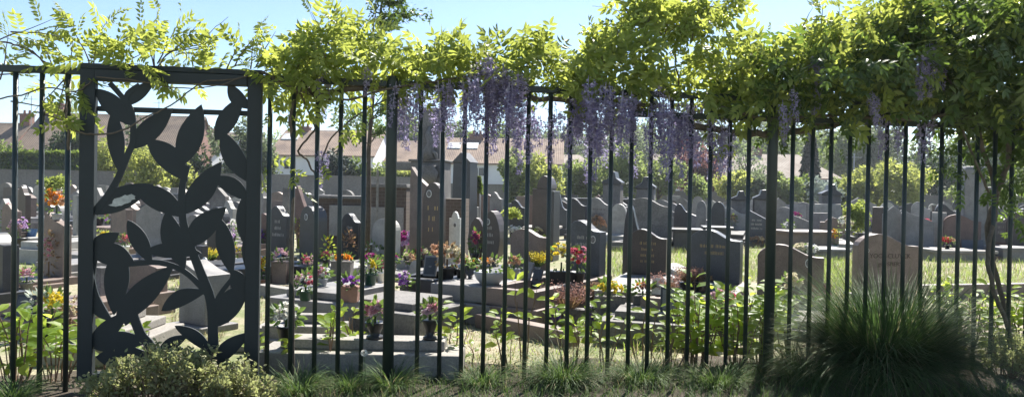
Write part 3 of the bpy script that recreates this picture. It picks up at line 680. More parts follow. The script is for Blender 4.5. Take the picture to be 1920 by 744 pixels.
def crownmesh(nleaf, rx, ry, rz_, lsz, mat, seed, lobes=9, kindc='round', gap=.0):
    r = random.Random(seed); b = MB()
    C = []
    for i in range(lobes):
        v = rv(r) * r.uniform(.25, .82); s_ = r.uniform(.16, .38)
        C.append((Vector((v.x * 1.15, v.y * 1.15, v.z)), s_))
    for i in range(nleaf):
        if kindc == 'cone':
            t = r.random() ** .7; a = r.uniform(0, 2 * pi); tier = .75 + .25 * (1 - (t * 7) % 1)
            rad = (1 - t) ** .8 * tier * r.uniform(.55, 1); p = Vector((rad * cos(a), rad * sin(a), -1 + 2 * (1 - (1 - t))))
            p.z = -1 + 2 * t - .1 * rad; d = Vector((cos(a), sin(a), -.3 + r.uniform(-.3, .3)))
        elif kindc == 'hedge':
            p = Vector((r.uniform(-1, 1), r.uniform(-1, 1), r.uniform(-1, 1))); ax = r.choice((1, 2, 2)); p[ax] = r.choice((-1, 1)) if ax == 1 else 1
            p[ax] *= r.uniform(.88, 1.04); d = rv(r)
        else:
            c, s_ = r.choice(C); v = rv(r) * (r.random() ** .35) * s_; p = c + v; d = (v.normalized() + rv(r) * .9 + Vector((0, 0, -.2)))
        P = Vector((p.x * rx, p.y * ry, p.z * rz_)); L = lsz * r.uniform(.6, 1.3)
        b.quadleaf(P, d, rv(r), L, L * .55)
    return b.mesh('crown', mat)
cm = {}
def tree(name, label, px, Y, top, bot, wpx, mat, kindc='round', seed=0, trunk=True, n=2600, lsz=None, cat='tree', tmat='bark', depth=None, group=None):
    """top, bot: pixel rows of the crown's top and underside"""
    x = xat(px, Y, 1.3); zt = atY(px, top - 4, Y).z; zb_ = max(.0, atY(px, bot, Y).z); rx = wpx / 2 / FPX * Y * (1.3 if kindc != 'cone' else 1)
    if Y > 40 and kindc != 'cone': zb_ = .1 if name != 'background_tree' else zb_ * .25
    rz_ = (zt - zb_) / 2; n = int(n * 1.5)
    e = thing(name, label, cat, (x, Y, 0), 0, group)
    ls = lsz or max(.10, .0048 * Y)
    me = crownmesh(n, rx, depth or rx, rz_, ls, mat, seed + int(px), kindc=kindc, lobes=rnd.randint(24, 36))
    o = bpy.data.objects.new('crown', me); col.objects.link(o); o.parent = e; o.location = (0, 0, (zt + zb_) / 2)
    if trunk:
        b = MB(); r0 = max(.06, rx * .07); zc = (zt + zb_) / 2
        b.tube([(0, 0, 0), (.05 * rx, 0, zb_ * .5 + .2), (0, 0, zc), (.1 * rx, 0, zt - rz_ * .4)], [r0, r0 * .8, r0 * .55, r0 * .15], 7)
        for i in range(5):
            a = rnd.uniform(0, 2 * pi); z0 = zb_ + (zc - zb_) * rnd.uniform(.2, 1)
            b.tube([(0, 0, z0), (cos(a) * rx * .35, sin(a) * rx * .35, z0 + rz_ * .35), (cos(a) * rx * .65, sin(a) * rx * .65, z0 + rz_ * .6)], [r0 * .45, r0 * .3, r0 * .1], 5)
        b.build('trunk', tmat, e)
    return e
def house(label, pxl, pxr, Y, ridge, eave, wallmat, roofmat, rot=0, depth=8, kindr='gable', ridge_r=None, wins=(), chim=(), sky=(), overhang=.3, extra=None):
    k = Y / FPX; L = (pxr - pxl) * k; xm = xat((pxl + pxr) / 2, Y, 3); ze = atY((pxl + pxr) / 2, eave, Y).z; zr = atY((pxl + pxr) / 2, ridge, Y + depth / 2).z
    e = thing('house', label, 'house', (xm, Y, 0), R(rot)); h = L / 2
    b = MB(); b.box(-h, h, 0, depth, 0, ze); b.build('wall', wallmat, e)
    if kindr == 'gable':
        b = MB(); M_ = Matrix(((0, 1, 0, 0), (1, 0, 0, 0), (0, 0, 1, 0), (0, 0, 0, 1)))
        for s_ in (-1, 1): 
            x0 = s_ * h - (.15 if s_ > 0 else 0)
            b = MB(); b.prism([(0.002, ze + .002), (depth, ze + .002), (depth / 2, zr - .05)], x0, x0 + .15, M_); b.build('gable_wall', wallmat, e)
        oh = overhang; sl = (zr - ze) / (depth / 2); t = .14
        b = MB(); b.prism([(-oh, ze - sl * oh), (depth / 2, zr), (depth + oh, ze - sl * oh), (depth + oh, ze - sl * oh + t), (depth / 2, zr + t), (-oh, ze - sl * oh + t)], -h - .2, h + .2, M_)
        rf = b.build('roof', roofmat, e)
    else:
        oh = overhang; hr = h * .45; b = MB()
        v = [(-h - oh, -oh, ze), (h + oh, -oh, ze), (h + oh, depth + oh, ze), (-h - oh, depth + oh, ze), (-hr, depth / 2, zr), (hr, depth / 2, zr)]
        b.add(v, [(0, 1, 5, 4), (1, 2, 5), (2, 3, 4, 5), (3, 0, 4), (0, 3, 2, 1)]); rf = b.build('roof', roofmat, e)
    for (px, w, hh) in chim:
        b = MB(); x = (px - (pxl + pxr) / 2) * k; b.box(x - w / 2, x + w / 2, depth / 2 - .4, depth / 2 + .4, zr - .8, zr + hh); b.box(x - w / 2 - .08, x + w / 2 + .08, depth / 2 - .48, depth / 2 + .48, zr + hh + .002, zr + hh + .15)
        for q in (-.25, .25): b.lathe([(.13, 0), (.1, .35)], 8, o=(x + q * w, depth / 2, zr + hh + .15))
        b.build('chimney', 'brick_wall', rf)
    for (px, py0, py1, w) in wins:
        x = (px - (pxl + pxr) / 2) * k; z0 = atY(px, py1, Y).z; z1 = atY(px, py0, Y).z
        b = MB(); b.box(x - w / 2, x + w / 2, -.03, -.002, z0, z1); wo = b.build('window', 'window_frame', e)
        b = MB(); n = 2 if w > .9 else 1
        for i in range(n): b.box(x - w / 2 + .08 + i * (w - .1) / n, x - w / 2 + (i + 1) * (w - .1) / n, -.045, -.032, z0 + .08, z1 - .08)
        b.build('pane', 'window_glass', wo)
    for (px, f0, w) in sky:
        x = (px - (pxl + pxr) / 2) * k; sl = (zr - ze) / (depth / 2); b = MB(); y0 = f0 * depth / 2
        v = [Vector((x + a * w / 2, y0 + c * 1.1, ze + sl * (y0 + c * 1.1) + .17 + dd)) for dd in (0, .07) for a, c in ((-1, 0), (1, 0), (1, 1), (-1, 1))]
        b.add(v, [(3, 2, 1, 0), (4, 5, 6, 7), (0, 1, 5, 4), (1, 2, 6, 5), (2, 3, 7, 6), (3, 0, 4, 7)]); b.build('skylight', 'white_glaze', rf)
    return e
house('brick house with brown tiled roof and chimney at the left', 42, 345, 64, 217, 282, 'brick_wall', 'tile_brown', rot=6, depth=9, chim=((62, 1.6, .8),))
house('small brick house end cut by the left edge of the photo', -90, 6, 70, 232, 285, 'brick_wall', 'tile_brown', depth=8, chim=((-2, 1.0, .9),))
house('house with brown roof and chimney seen through the top of the leaf panel', 322, 402, 72, 250, 292, 'white_wall', 'tile_brown', rot=-14, depth=9, chim=((326, 1.2, .4),))
house('white gabled house beside the right side of the leaf panel', 396, 492, 74, 252, 300, 'white_wall', 'tile_brown', rot=20, depth=8)
house('white house with long red tiled roof and skylights behind the middle bars', 505, 700, 68, 247, 291, 'white_wall', 'tile_red', rot=-3, depth=9, wins=((542, 300, 318, 1.1), (603, 300, 318, 1.0)), sky=((522, .55, 1.6),), chim=((540, .9, .3),))
house('white house with tiled roof just right of the middle post', 690, 800, 72, 266, 302, 'white_wall', 'tile_red', rot=-12, depth=8)
house('long white house with reddish roof and skylights behind the stone pillars', 800, 1052, 66, 262, 306, 'white_wall', 'tile_red', rot=-4, depth=9, wins=((897, 313, 331, 1.9), (960, 314, 330, 1.2)), sky=((842, .5, 1.2), (876, .5, 1.2)), chim=((882, 1.3, .35),))
house('low house with beige tiled roof behind the lilac flower clusters', 990, 1120, 84, 290, 318, 'white_wall', 'tile_beige', rot=-6, depth=9, kindr='hip')
house('house with beige hipped roof right of the thick right post', 1392, 1572, 80, 290, 334, 'brick_wall', 'tile_beige', rot=-5, depth=11, kindr='hip', wins=((1540, 337, 350, 1.2),), chim=((1440, 1.2, .4),))
house('low beige roofed house behind the copper tree', 1230, 1400, 90, 292, 330, 'white_wall', 'tile_beige', rot=-8, depth=9, wins=((1330, 336, 348, 1.2),))
# antenna poles
def pole(px, Y, top, bot, label, r=.03):
    e = thing('antenna_pole', label, 'antenna', (xat(px, Y, 5), Y, 0)); zt = atY(px, top, Y).z
    b = MB(); b.tube([(0, 0, 0), (0, 0, zt)], r, 6); b.build('mast', 'plastic_grey', e)
    b = MB(); b.tube([(-.6, 0, zt - .3), (.6, 0, zt - .3)], r * .5, 5)
    for q in range(5): b.tube([(-.5 + q * .25, -.3, zt - .3), (-.5 + q * .25, .3, zt - .3)], r * .4, 4)
    b.build('antenna_rods', 'plastic_grey', e)
pole(58, 68.5, 180, 215, 'thin television aerial above the brick house at the left')
pole(297, 76, 188, 240, 'thin television aerial seen through the top of the leaf panel')
pole(540, 72, 205, 245, 'thin television aerial on the white house roof')
pole(1602, 60, 288, 340, 'thin grey lamp mast among the trees right of the thick post', .05)

# hedges and background trees
def hedge(label, x0, x1, Y, top, mat, n=5000, Y1=None):
    x = xat((x0 + x1) / 2, Y); zt = atY((x0 + x1) / 2, top, Y).z; e = thing('hedge', label, 'hedge', (x, Y, 0), 0)
    rx = (x1 - x0) / 2 / FPX * Y
    me = crownmesh(n, rx, .8, zt / 2, .26, mat, int(x0) + 5, kindc='hedge'); o = bpy.data.objects.new('foliage', me); col.objects.link(o); o.parent = e; o.location = (0, 0, zt / 2)
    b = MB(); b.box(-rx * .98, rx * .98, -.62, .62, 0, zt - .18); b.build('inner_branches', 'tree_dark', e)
hedge('tall clipped dark green hedge behind the wall at the left', -60, 160, 52, 286, 'tree_mid', 7000)
hedge('low bright clipped hedge in front of the white house', 620, 790, 56, 323, 'tree_lime', 4000)
T = tree
T('dense_tree', 'dark rounded tree in front of the brick house roof at the left', 122, 58, 232, 300, 72, 'tree_dark', n=3500)
T('leafy_shrub', 'light green shrubs at the far left edge below the small brick house', 5, 54, 262, 335, 60, 'tree_fresh', n=3000)
T('leafy_shrub', 'bright green shrub seen at the left margin of the leaf panel', 190, 51, 262, 330, 50, 'tree_lime', trunk=False)
T('young_tree', 'bright yellow-green young tree seen left of the central stem of the leaf panel', 268, 44, 268, 322, 74, 'tree_lime', tmat='pale_bark', n=2600)
T('garden_tree', 'loose grey-green tree against the roof seen through the panel', 262, 60, 212, 300, 46, 'tree_grey', n=1300)
T('garden_shrub', 'dark shrub seen right of the panel stem before the white gable', 372, 50, 275, 330, 44, 'tree_dark', n=1800)
T('garden_shrub', 'yellow green low shrub under the central leaves of the panel', 340, 47, 305, 330, 50, 'tree_lime', trunk=False, n=1500)
T('garden_tree', 'grey green tree seen at the right side of the leaf panel', 446, 52, 218, 330, 84, 'tree_grey', n=4000)
T('garden_tree', 'pale green tree right behind the right post of the leaf panel', 497, 50, 245, 330, 44, 'tree_grey', n=2000)
T('garden_shrub', 'dark shrub in front of the white house wall', 632, 52, 278, 335, 50, 'conifer', n=2200)
T('garden_shrub', 'light green shrub beside the dark shrub at the white house', 668, 53, 292, 332, 34, 'tree_mid', trunk=False, n=1500)
T('garden_shrub', 'green shrub over the low bright hedge', 712, 52, 300, 335, 40, 'tree_fresh', trunk=False, n=1500)
T('background_tree', 'tall green tree rising over the roofs left of the middle post', 672, 95, 205, 290, 110, 'tree_mid', n=4500)
T('background_tree', 'tall green tree rising over the roof right of the middle post', 758, 95, 205, 290, 84, 'tree_mid', n=4000)
T('background_tree', 'distant low treetops over the white house ridge', 560, 110, 232, 262, 90, 'tree_fresh', n=2500)
T('background_tree', 'hazy green tree behind the tall weathered pillar', 850, 100, 228, 290, 70, 'tree_mid', n=3000)
T('background_tree', 'green tree behind the lilac clusters at the centre', 935, 95, 215, 300, 110, 'tree_mid', n=4500)
T('background_tree', 'grey green tree top above the beige roof at the centre', 1030, 105, 225, 310, 110, 'tree_grey', n=4500)
T('garden_tree', 'fresh green round tree in front of the long white house', 968, 48, 278, 352, 56, 'tree_fresh', n=3600)
T('garden_shrub', 'yellow flowering looking shrub right of the fresh green tree', 1018, 47, 292, 352, 62, 'tree_lime', n=3200)
T('garden_tree', 'fresh green tree between two lilac clusters, centre right', 1100, 52, 285, 362, 80, 'tree_fresh', n=3800)
T('garden_tree', 'fresh green tree behind the dark monument with concave roof', 1165, 50, 262, 362, 80, 'tree_fresh', n=3800)
T('garden_tree', 'bright green bushy tree left of the copper tree', 1232, 51, 285, 362, 84, 'tree_fresh', n=3800)
T('background_tree', 'tall grey green tree seen under the wisteria, centre right', 1150, 100, 215, 330, 130, 'tree_grey', n=4500)
T('copper_tree', 'copper purple leaved tree right of centre', 1300, 58, 262, 362, 96, 'tree_copper', n=4500)
T('garden_shrub', 'small green shrub under the copper tree', 1310, 48, 330, 366, 36, 'tree_fresh', trunk=False, n=1300)
T('garden_shrub', 'light green shrub left of the thick right post', 1372, 52, 318, 368, 56, 'tree_lime', n=2300)
T('bare_tree', 'nearly bare grey tree left of the thick right post', 1402, 64, 250, 340, 70, 'tree_grey', n=500)
T('garden_shrub', 'green shrub just right of the thick right post', 1470, 50, 322, 368, 50, 'tree_fresh', n=2300)
T('conifer', 'dark conical conifer in front of the beige hipped roof', 1518, 62, 252, 345, 40, 'conifer', 'cone', n=3500)
T('silver_shrub', 'silvery grey shrub below the dark conifer', 1540, 50, 335, 368, 50, 'silver_leaf', trunk=False, n=1500)
T('garden_shrub', 'green shrub left of the lamp mast', 1500, 51, 330, 368, 44, 'tree_mid', trunk=False, n=1500)
T('background_tree', 'tall green tree behind the hipped roof house', 1470, 110, 225, 330, 120, 'tree_mid', n=4500)
T('background_tree', 'tall feathery green tree right of the hipped roof', 1590, 85, 215, 350, 90, 'tree_mid', n=4500)
T('background_tree', 'tall pale trunked tree in the right background', 1648, 80, 215, 330, 84, 'tree_grey', n=4000, tmat='pale_bark')
T('golden_shrub', 'yellow leaved shrub at the right, left of the dark tree', 1690, 48, 296, 368, 84, 'tree_lime', n=3600)
T('golden_shrub', 'yellow green shrub behind the lamp mast', 1622, 50, 312, 366, 60, 'tree_lime', n=2600)
T('dense_tree', 'dark green tree at the right below the sky gap', 1766, 62, 284, 366, 110, 'tree_dark', n=4500)
T('background_tree', 'tall tree behind the wisteria trunk at the right', 1880, 80, 190, 366, 150, 'tree_dark', n=5000)
T('background_tree', 'thin tree left of the sky gap at the right', 1718, 90, 250, 330, 28, 'tree_mid', n=1000)
T('leafy_shrub', 'flowering pale shrub among the stones right of the thick post', 1606, 20, 372, 440, 46, 'shrub_far', n=1600, lsz=.08, trunk=False)
T('clipped_shrub', 'low light green bush among the stones left of the leaf panel', 103, 30, 332, 358, 40, 'shrub_far', n=1500, lsz=.12, trunk=False)
T('conical_shrub', 'small dark conical shrub right of the pointed stone pillar', 896, 22, 334, 362, 16, 'tree_mid', 'cone', n=900, lsz=.09)
T('garden_shrub', 'small light green bush among stones left of the tall rounded monument', 962, 16, 392, 412, 26, 'shrub_far', n=700, lsz=.06, trunk=False)

for i, (px, Y_, top, w_, m_, lab) in enumerate([(1065, 120, 235, 110, 'tree_grey', 'broad pale tree far behind the lilac clusters at the centre right'), (1210, 115, 228, 120, 'tree_mid', 'broad tree far behind the copper tree, to its left'), (1290, 118, 222, 110, 'tree_grey', 'greyish tree rising behind the copper tree'),
        (1370, 112, 232, 110, 'tree_mid', 'green tree behind the nearly bare one'), (1430, 125, 215, 110, 'tree_grey', 'greyish tree behind the thick right post'), (1545, 120, 222, 110, 'tree_grey', 'greyish tree rising behind the dark conifer'),
        (1625, 100, 205, 90, 'tree_mid', 'tall green tree behind the lamp mast'), (1800, 100, 250, 130, 'tree_mid', 'broad tree behind the grey shaft at the right'), (1860, 95, 230, 110, 'tree_grey', 'broad greyish tree at the right behind the wisteria trunk'),
        (1925, 60, 270, 80, 'tree_fresh', 'fresh green tree at the right edge of the photo'), (1835, 55, 320, 70, 'tree_fresh', 'fresh green shrubbery left of the wisteria trunk'), (1140, 60, 300, 60, 'tree_lime', 'yellow green shrub between the fresh green trees right of centre'), (1420, 52, 325, 60, 'tree_grey', 'greyish green shrub at the thick right post'), (1580, 52, 330, 60, 'tree_fresh', 'fresh shrub under the tall feathery tree')]):
    T('background_tree' if Y_ > 70 else 'garden_shrub', lab, px, Y_, top, 350, w_, m_, n=4200 if Y_ > 70 else 2200)
# young tree inside the cemetery (thin trunk with stake)
Y = 12.5; x = xat(690, Y, 1.5)
yt = thing('young_street_tree', 'slender young tree with thin dark trunk rising above the fence left of the middle post', 'tree', (x, Y, 0))
b = MB(); zt = 5.4
trunk = [(0, 0, 0), (.02, 0, 1), (.0, .02, 1.9), (.06, 0, 2.8), (.1, 0, 3.6), (.2, .05, 4.6), (.22, 0, zt)]
b.tube(trunk, [.045, .04, .036, .032, .026, .018, .008], 8)
tips = []
yr = random.Random(5)
for i in range(34):
    z0 = yr.uniform(2.0, 5.1); a = yr.uniform(0, 2 * pi); L = yr.uniform(.4, 1.0) * (1 - .1 * (z0 - 2)); up = yr.uniform(.15, .7)
    p0 = Vector((.03 + (z0 - 2) * .06, 0, z0)); p1 = p0 + Vector((cos(a), sin(a), up)) * L * .5; p2 = p1 + Vector((cos(a + .3), sin(a + .3), up * .6)) * L * .6
    b.tube([p0, p1, p2], [.012, .008, .003], 5); tips += [(p1, L * .2), (p2, L * .25), ((p1 + p2) / 2, L * .22)]
b.build('trunk', 'bark', yt, smooth=True)
b = MB()
for i in range(3800):
    c, s_ = yr.choice(tips); p = c + rv(yr) * s_ * yr.random() ** .5; b.leaf(p, rv(yr) + Vector((0, 0, -.4)), rv(yr), yr.uniform(.06, .10), .035, mi=0)
b.build('crown', 'wisteria_dark', yt)
b = MB(); b.tube([(.18, -.1, 0), (.18, -.1, 1.6)], .022, 6); b.build('stake', 'pale_bark', yt)
# tall tree trunk in background right (pale)
# ------------------------------------------------------------------ wisteria
wr = random.Random(11)
def compound(b, p, d, L, r, mi=0, pairs=5, lw=1.0):
    d = d.normalized(); n = rv(r); sd = d.cross(n); 
    if sd.length < .05: sd = d.orthogonal()
    sd.normalize(); up = sd.cross(d); q = p.copy(); dr = r.uniform(.25, .8)
    pts = [p]
    for i in range(pairs):
        dd = (d - Vector((0, 0, 1)) * dr * (i / pairs) ** 1.2).normalized(); q = q + dd * (L / (pairs + .5)); pts.append(q)
        ll = L * .36 * (1 - .25 * abs(i - pairs * .45) / pairs) * lw
        for s_ in (-1, 1):
            ld = (sd * s_ * 1.0 + dd * .75 - Vector((0, 0, .35)) + rv(r) * .18)
            b.leaf(q, ld, up, ll * r.uniform(.85, 1.1), ll * .43, .3, .2, mi)
    b.leaf(q, dd - Vector((0, 0, .2)), up, L * .38 * lw, L * .14, .3, .2, mi)
def shoot(bs_, bl, p, d, L, nl, r, leafL=.17, droop=.5, mi=0, rad=.005):
    q = Vector(p); pts = [q.copy()]; d = Vector(d).normalized(); n = max(4, int(L / .06))
    for i in range(n):
        d = (d + rv(r) * .16 + Vector((0, 0, -droop * .12 * (i / n)))).normalized(); q = q + d * (L / n); pts.append(q.copy())
    bs_.tube(pts, [rad * (1 - .75 * i / n) for i in range(n + 1)], 5)
    for i in range(nl):
        t = (.15 + .85 * i / max(1, nl - 1)) * n; k = min(n - 1, int(t)); P_ = pts[k].lerp(pts[k + 1], t - k)
        side = rv(r); ld = (pts[k + 1] - pts[k]).normalized() * .6 + side * .9 + Vector((0, 0, .25))
        compound(bl, P_, ld, leafL * r.uniform(.7, 1.15) * (1 - .35 * (i / nl) ** 2), r, mi, r.choice((4, 5, 5, 6)))
def interp(tab, x):
    for (a, b_), (c, d_) in zip(tab, tab[1:]):
        if a <= x <= c: return b_ + (d_ - b_) * (x - a) / max(1e-6, c - a)
    return tab[-1][1]
TOP = [(420, 120), (440, 100), (480, 85), (520, 95), (560, 75), (590, 42), (620, 15), (650, 25), (690, 62), (750, 80), (820, 66), (880, 66), (940, 62), (1000, 52), (1050, 66), (1068, 104), (1090, 112), (1110, 80), (1140, 55), (1170, 30), (1190, -20), (1330, -10), (1345, 50), (1368, 112), (1385, 70), (1440, 44), (1500, 58), (1540, 52), (1560, 12), (1600, 25), (1660, 5), (1700, -30), (2000, -60)]
BOT = [(420, 135), (500, 150), (545, 200), (600, 165), (700, 150), (860, 150), (900, 150), (1000, 175), (1060, 195), (1130, 180), (1200, 175), (1290, 195), (1360, 205), (1460, 215), (1600, 215), (1700, 200), (1780, 200), (1850, 235), (1900, 260), (2000, 300)]
def mk_vine(label, name='wisteria_vine'):
    return thing(name, label, 'climbing plant', FP0, 0), MB(), MB()
def inv(v): return v - FP0          # vine objects are offset by FP0
vines = []
v1 = mk_vine('sparse young wisteria shoots with open sprays above the leaf panel and left bars')
v2 = mk_vine('bright yellow-green wisteria with lilac clusters over the middle bars')
v3 = mk_vine('dense dark wisteria with twisted trunk covering the right end of the fence')
v4 = mk_vine('tall yellow-green wisteria with the most lilac clusters left of the thick right post')
vr = [v1, v2, v3, v4]
def wv(px, py, d=0.0): s, z = onf(px, py, d); return inv(fw(s, z, d))
# sparse sprays, hand placed: (start px, py, dir x, dir z, length m, leaves)
def spray(v, px, py, dx, dz, L, nl, lf=.15, d=0, droop=.4, dn=0):
    shoot(v[1], v[2], wv(px, py, d), FT * dx + FN * dn + Vector((0, 0, dz)), L, nl, wr, lf * 1.25, droop)
for a in [(0, 150, .3, 1, .32, 5), (-20, 80, 1, .5, .4, 5), (20, 60, 1, -.15, .35, 6), (60, 95, .6, -.7, .25, 3), (85, 120, -.8, .9, .3, 3), (100, 128, -.3, 1, .15, 3), (20, 190, 1, -.1, .4, 4), (70, 210, .6, -.3, .28, 3),
          (128, 130, .3, .9, .18, 4), (125, 135, -.1, -1, .35, 6), (120, 150, -.5, -.7, .25, 3), (170, 130, -.3, 1, .30, 6), (175, 130, .1, 1, .34, 7), (185, 130, .7, .8, .30, 6), (170, 110, .9, .5, .28, 5), (200, 130, .9, .3, .25, 5), (235, 118, .5, .3, .12, 2),
          (290, 130, -.1, 1, .28, 5), (290, 130, .05, 1, .38, 7), (295, 120, .5, .9, .34, 7), (310, 105, 1, .55, .30, 6), (300, 100, 1, .2, .36, 7), (340, 100, 1, .0, .22, 4), (290, 128, .4, .1, .16, 3), (230, 135, 1, -.1, .2, 4), (345, 135, 1, .1, .2, 3),
          (150, 150, .8, -.2, .25, 4), (270, 150, 1, -.4, .2, 3), (425, 130, .2, .9, .2, 4), (440, 125, .4, 1, .25, 5), (470, 130, .2, 1, .2, 5), (480, 125, .6, .9, .26, 5), (130, 180, -.2, -1, .2, 3), (175, 140, -.4, -.5, .2, 3), (0, 140, 1, .2, .2, 2)]:
    spray(v1, *a)
def mstem(v, pp, r0, r1, nm=None, jit=0.0, n=8):      # long woody stem given by pixel points (px, py, depth offset)
    P = [wv(*p) for p in pp]; Q = []
    for i in range(len(P) - 1):
        p0, p1, p2, p3 = P[max(i - 1, 0)], P[i], P[i + 1], P[min(i + 2, len(P) - 1)]
        for k in range(6):
            t = k / 6; Q.append(.5 * ((2 * p1) + (p2 - p0) * t + (2 * p0 - 5 * p1 + 4 * p2 - p3) * t * t + (-p0 + 3 * p1 - 3 * p2 + p3) * t ** 3) + rv(wr) * jit)
    Q.append(P[-1]); m_ = len(Q) - 1
    v[1].tube(Q, [r0 + (r1 - r0) * i / m_ for i in range(m_ + 1)], n)
mstem(v1, [(-30, 75, 0), (20, 82, 0), (60, 98, -.02), (100, 128, 0), (126, 134, .03)], .006, .004, jit=.004)
mstem(v1, [(-30, 190, -.03), (40, 178, -.05), (90, 165, -.05), (140, 172, -.04), (175, 150, -.05)], .005, .004, jit=.004)
mstem(v1, [(126, 134, .02), (124, 200, -.03), (130, 240, -.03), (180, 252, -.06), (230, 244, -.06), (270, 222, -.06), (320, 198, -.05), (380, 155, -.05), (440, 148, -.04), (520, 128, -.03)], .006, .004, jit=.003)
mstem(v1, [(180, 145, -.06), (260, 152, -.07), (330, 165, -.06), (400, 162, -.06), (470, 140, -.05)], .004, .003, jit=.003)
mstem(v1, [(290, 135, .02), (320, 98, 0), (380, 82, 0), (395, 60, 0), (428, 32, 0)], .005, .0012, jit=.003)
mstem(v1, [(127, 300, .02), (128, 250, -.03), (124, 200, .03), (130, 150, -.02)], .009, .007, jit=.004)
# long woody arms along the rail and trunks for the denser vines
mstem(v2, [(548, 745, .05), (550, 600, .04), (546, 450, -.04), (552, 300, .04), (545, 220, -.03), (560, 165, .03)], .012, .010, jit=.004)
mstem(v2, [(490, 135, -.03), (560, 170, -.04), (640, 188, -.05), (720, 168, -.06), (800, 155, -.05), (900, 140, -.05), (1010, 122, .02)], .009, .005, jit=.005)
mstem(v2, [(545, 160, .02), (600, 172, .04), (760, 158, .05), (880, 165, .04), (1010, 185, .05), (1130, 190, .05), (1240, 200, .05)], .022, .016, jit=.01)
mstem(v2, [(592, 330, .05), (575, 300, .06), (560, 280, .05), (590, 240, .05), (575, 200, .05), (560, 170, .03)], .007, .006, jit=.006)
mstem(v2, [(600, 320, .05), (620, 260, .05), (680, 210, .05), (760, 170, .05)], .006, .004, jit=.004)
mstem(v3, [(1130, 190, .06), (1200, 205, .05), (1300, 235, .05), (1400, 250, .05), (1500, 245, .05), (1600, 225, .06), (1720, 215, .05), (1850, 225, .06), (1990, 240, .05)], .024, .028, jit=.012)
mstem(v3, [(1350, 200, -.05), (1450, 225, -.08), (1560, 215, -.05), (1700, 225, -.06), (1800, 205, -.1)], .012, .012, jit=.01)
mstem(v3, [(1905, 660, .02), (1885, 600, 0), (1862, 540, -.05), (1852, 470, -.04), (1866, 400, .02), (1862, 340, .06), (1846, 290, .02), (1830, 230, .02)], .017, .017, jit=.005)
mstem(v3, [(1910, 700, .1), (1880, 560, .06), (1852, 440, .05), (1870, 360, .0), (1892, 290, .0), (1880, 230, .03)], .018, .02, jit=.006)
mstem(v3, [(1866, 380, .03), (1840, 330, -.06), (1815, 270, -.08), (1800, 225, -.04)], .010, .007, jit=.004)
mstem(v3, [(1700, 200, .0), (1760, 150, -.1), (1800, 60, -.1), (1830, -40, 0)], .012, .006, jit=.01)
mstem(v3, [(1800, 205, .0), (1790, 170, -.2), (1770, 130, -.25)], .010, .006, jit=.006)
mstem(v4, [(1260, 200, 0), (1240, 120, -.02), (1215, 50, 0), (1225, -20, 0)], .008, .004, jit=.008)
mstem(v4, [(1280, 180, 0), (1265, 100, .03), (1290, 30, .05), (1310, -10, 0)], .007, .003, jit=.008)
mstem(v4, [(1120, 130, 0), (1160, 60, .02), (1165, 30, .02), (1150, 18, 0), (1110, 12, 0)], .004, .001, jit=.003)
mstem(v2, [(600, 150, 0), (612, 80, 0), (625, 30, 0), (640, 2, 0)], .006, .002, jit=.004)
mstem(v2, [(620, 80, .0), (640, 50, .02), (655, 15, 0)], .004, .002, jit=.004)
mstem(v2, [(600, 60, 0), (590, 42, 0), (578, 16, 0)], .002, .001)
# dense canopy
def fill(v, px0, px1, n, dmin, dmax, leafL, mats=(0,), up=.5, topoff=0, r=wr, lo=0.0):
    c = 0
    while c < n:
        px = r.uniform(px0, px1); t0 = interp(TOP, px) + topoff + (22 if px < 1100 else 36); b0 = interp(BOT, px)
        tt = lo + (1 - lo) * r.random(); py = b0 + (t0 - b0) * tt
        d = r.uniform(dmin, dmax) * (.4 + 1.0 * sin(pi * min(1, max(.1, tt)))); 
        # inset so that leaves end near the outline
        s, z = onf(px, py + (10 if tt > .7 else 0), 0)
        P_ = inv(fw(s, z, d))
        ld = Vector((0, 0, up * (tt + .1))) + rv(r) * .9
        compound(v[2], P_, ld, leafL * r.uniform(.7, 1.2), r, mats[0] if r.random() < .85 else mats[-1], r.choice((3, 4, 5, 5)))
        c += 1
fill(v2, 500, 700, 190, -.18, .25, .19)
fill(v2, 700, 1070, 290, -.16, .22, .19)
fill(v4, 1075, 1360, 390, -.25, .3, .20)
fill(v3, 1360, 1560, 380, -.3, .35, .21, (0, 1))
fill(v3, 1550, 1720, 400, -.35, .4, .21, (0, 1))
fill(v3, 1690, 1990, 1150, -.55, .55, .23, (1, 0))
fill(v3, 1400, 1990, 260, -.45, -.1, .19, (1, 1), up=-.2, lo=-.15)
# upright shoots that break up the outline
for i in range(95):
    px = wr.choice([wr.uniform(500, 1060), wr.uniform(560, 660), wr.uniform(1110, 1350), wr.uniform(1150, 1340), wr.uniform(1370, 1700), wr.uniform(1540, 1760)])
    t0 = interp(TOP, px); v = v2 if px < 1072 else v4 if px < 1365 else v3
    spray(v, px, t0 + wr.uniform(55, 90), wr.uniform(-.8, .8), 1, wr.uniform(.12, .24), wr.randint(3, 6), .15, wr.uniform(-.15, .2), dn=wr.uniform(-.4, .4))
for a in [(1330, 40, 1, .5, .3, 6), (1320, 30, 1, .3, .28, 6), (1500, 60, .2, .5, .2, 3), (1540, 60, 0, 1, .22, 5), (700, 60, .2, 1, .12, 2), (1300, 10, 1, .1, .34, 7), (1185, 40, -.4, 1, .25, 5), (1190, 10, -.3, 1, .2, 4), (1640, 30, .5, .9, .2, 4)]:
    spray(v2 if a[0] < 1072 else v4 if a[0] < 1365 else v3, *a)
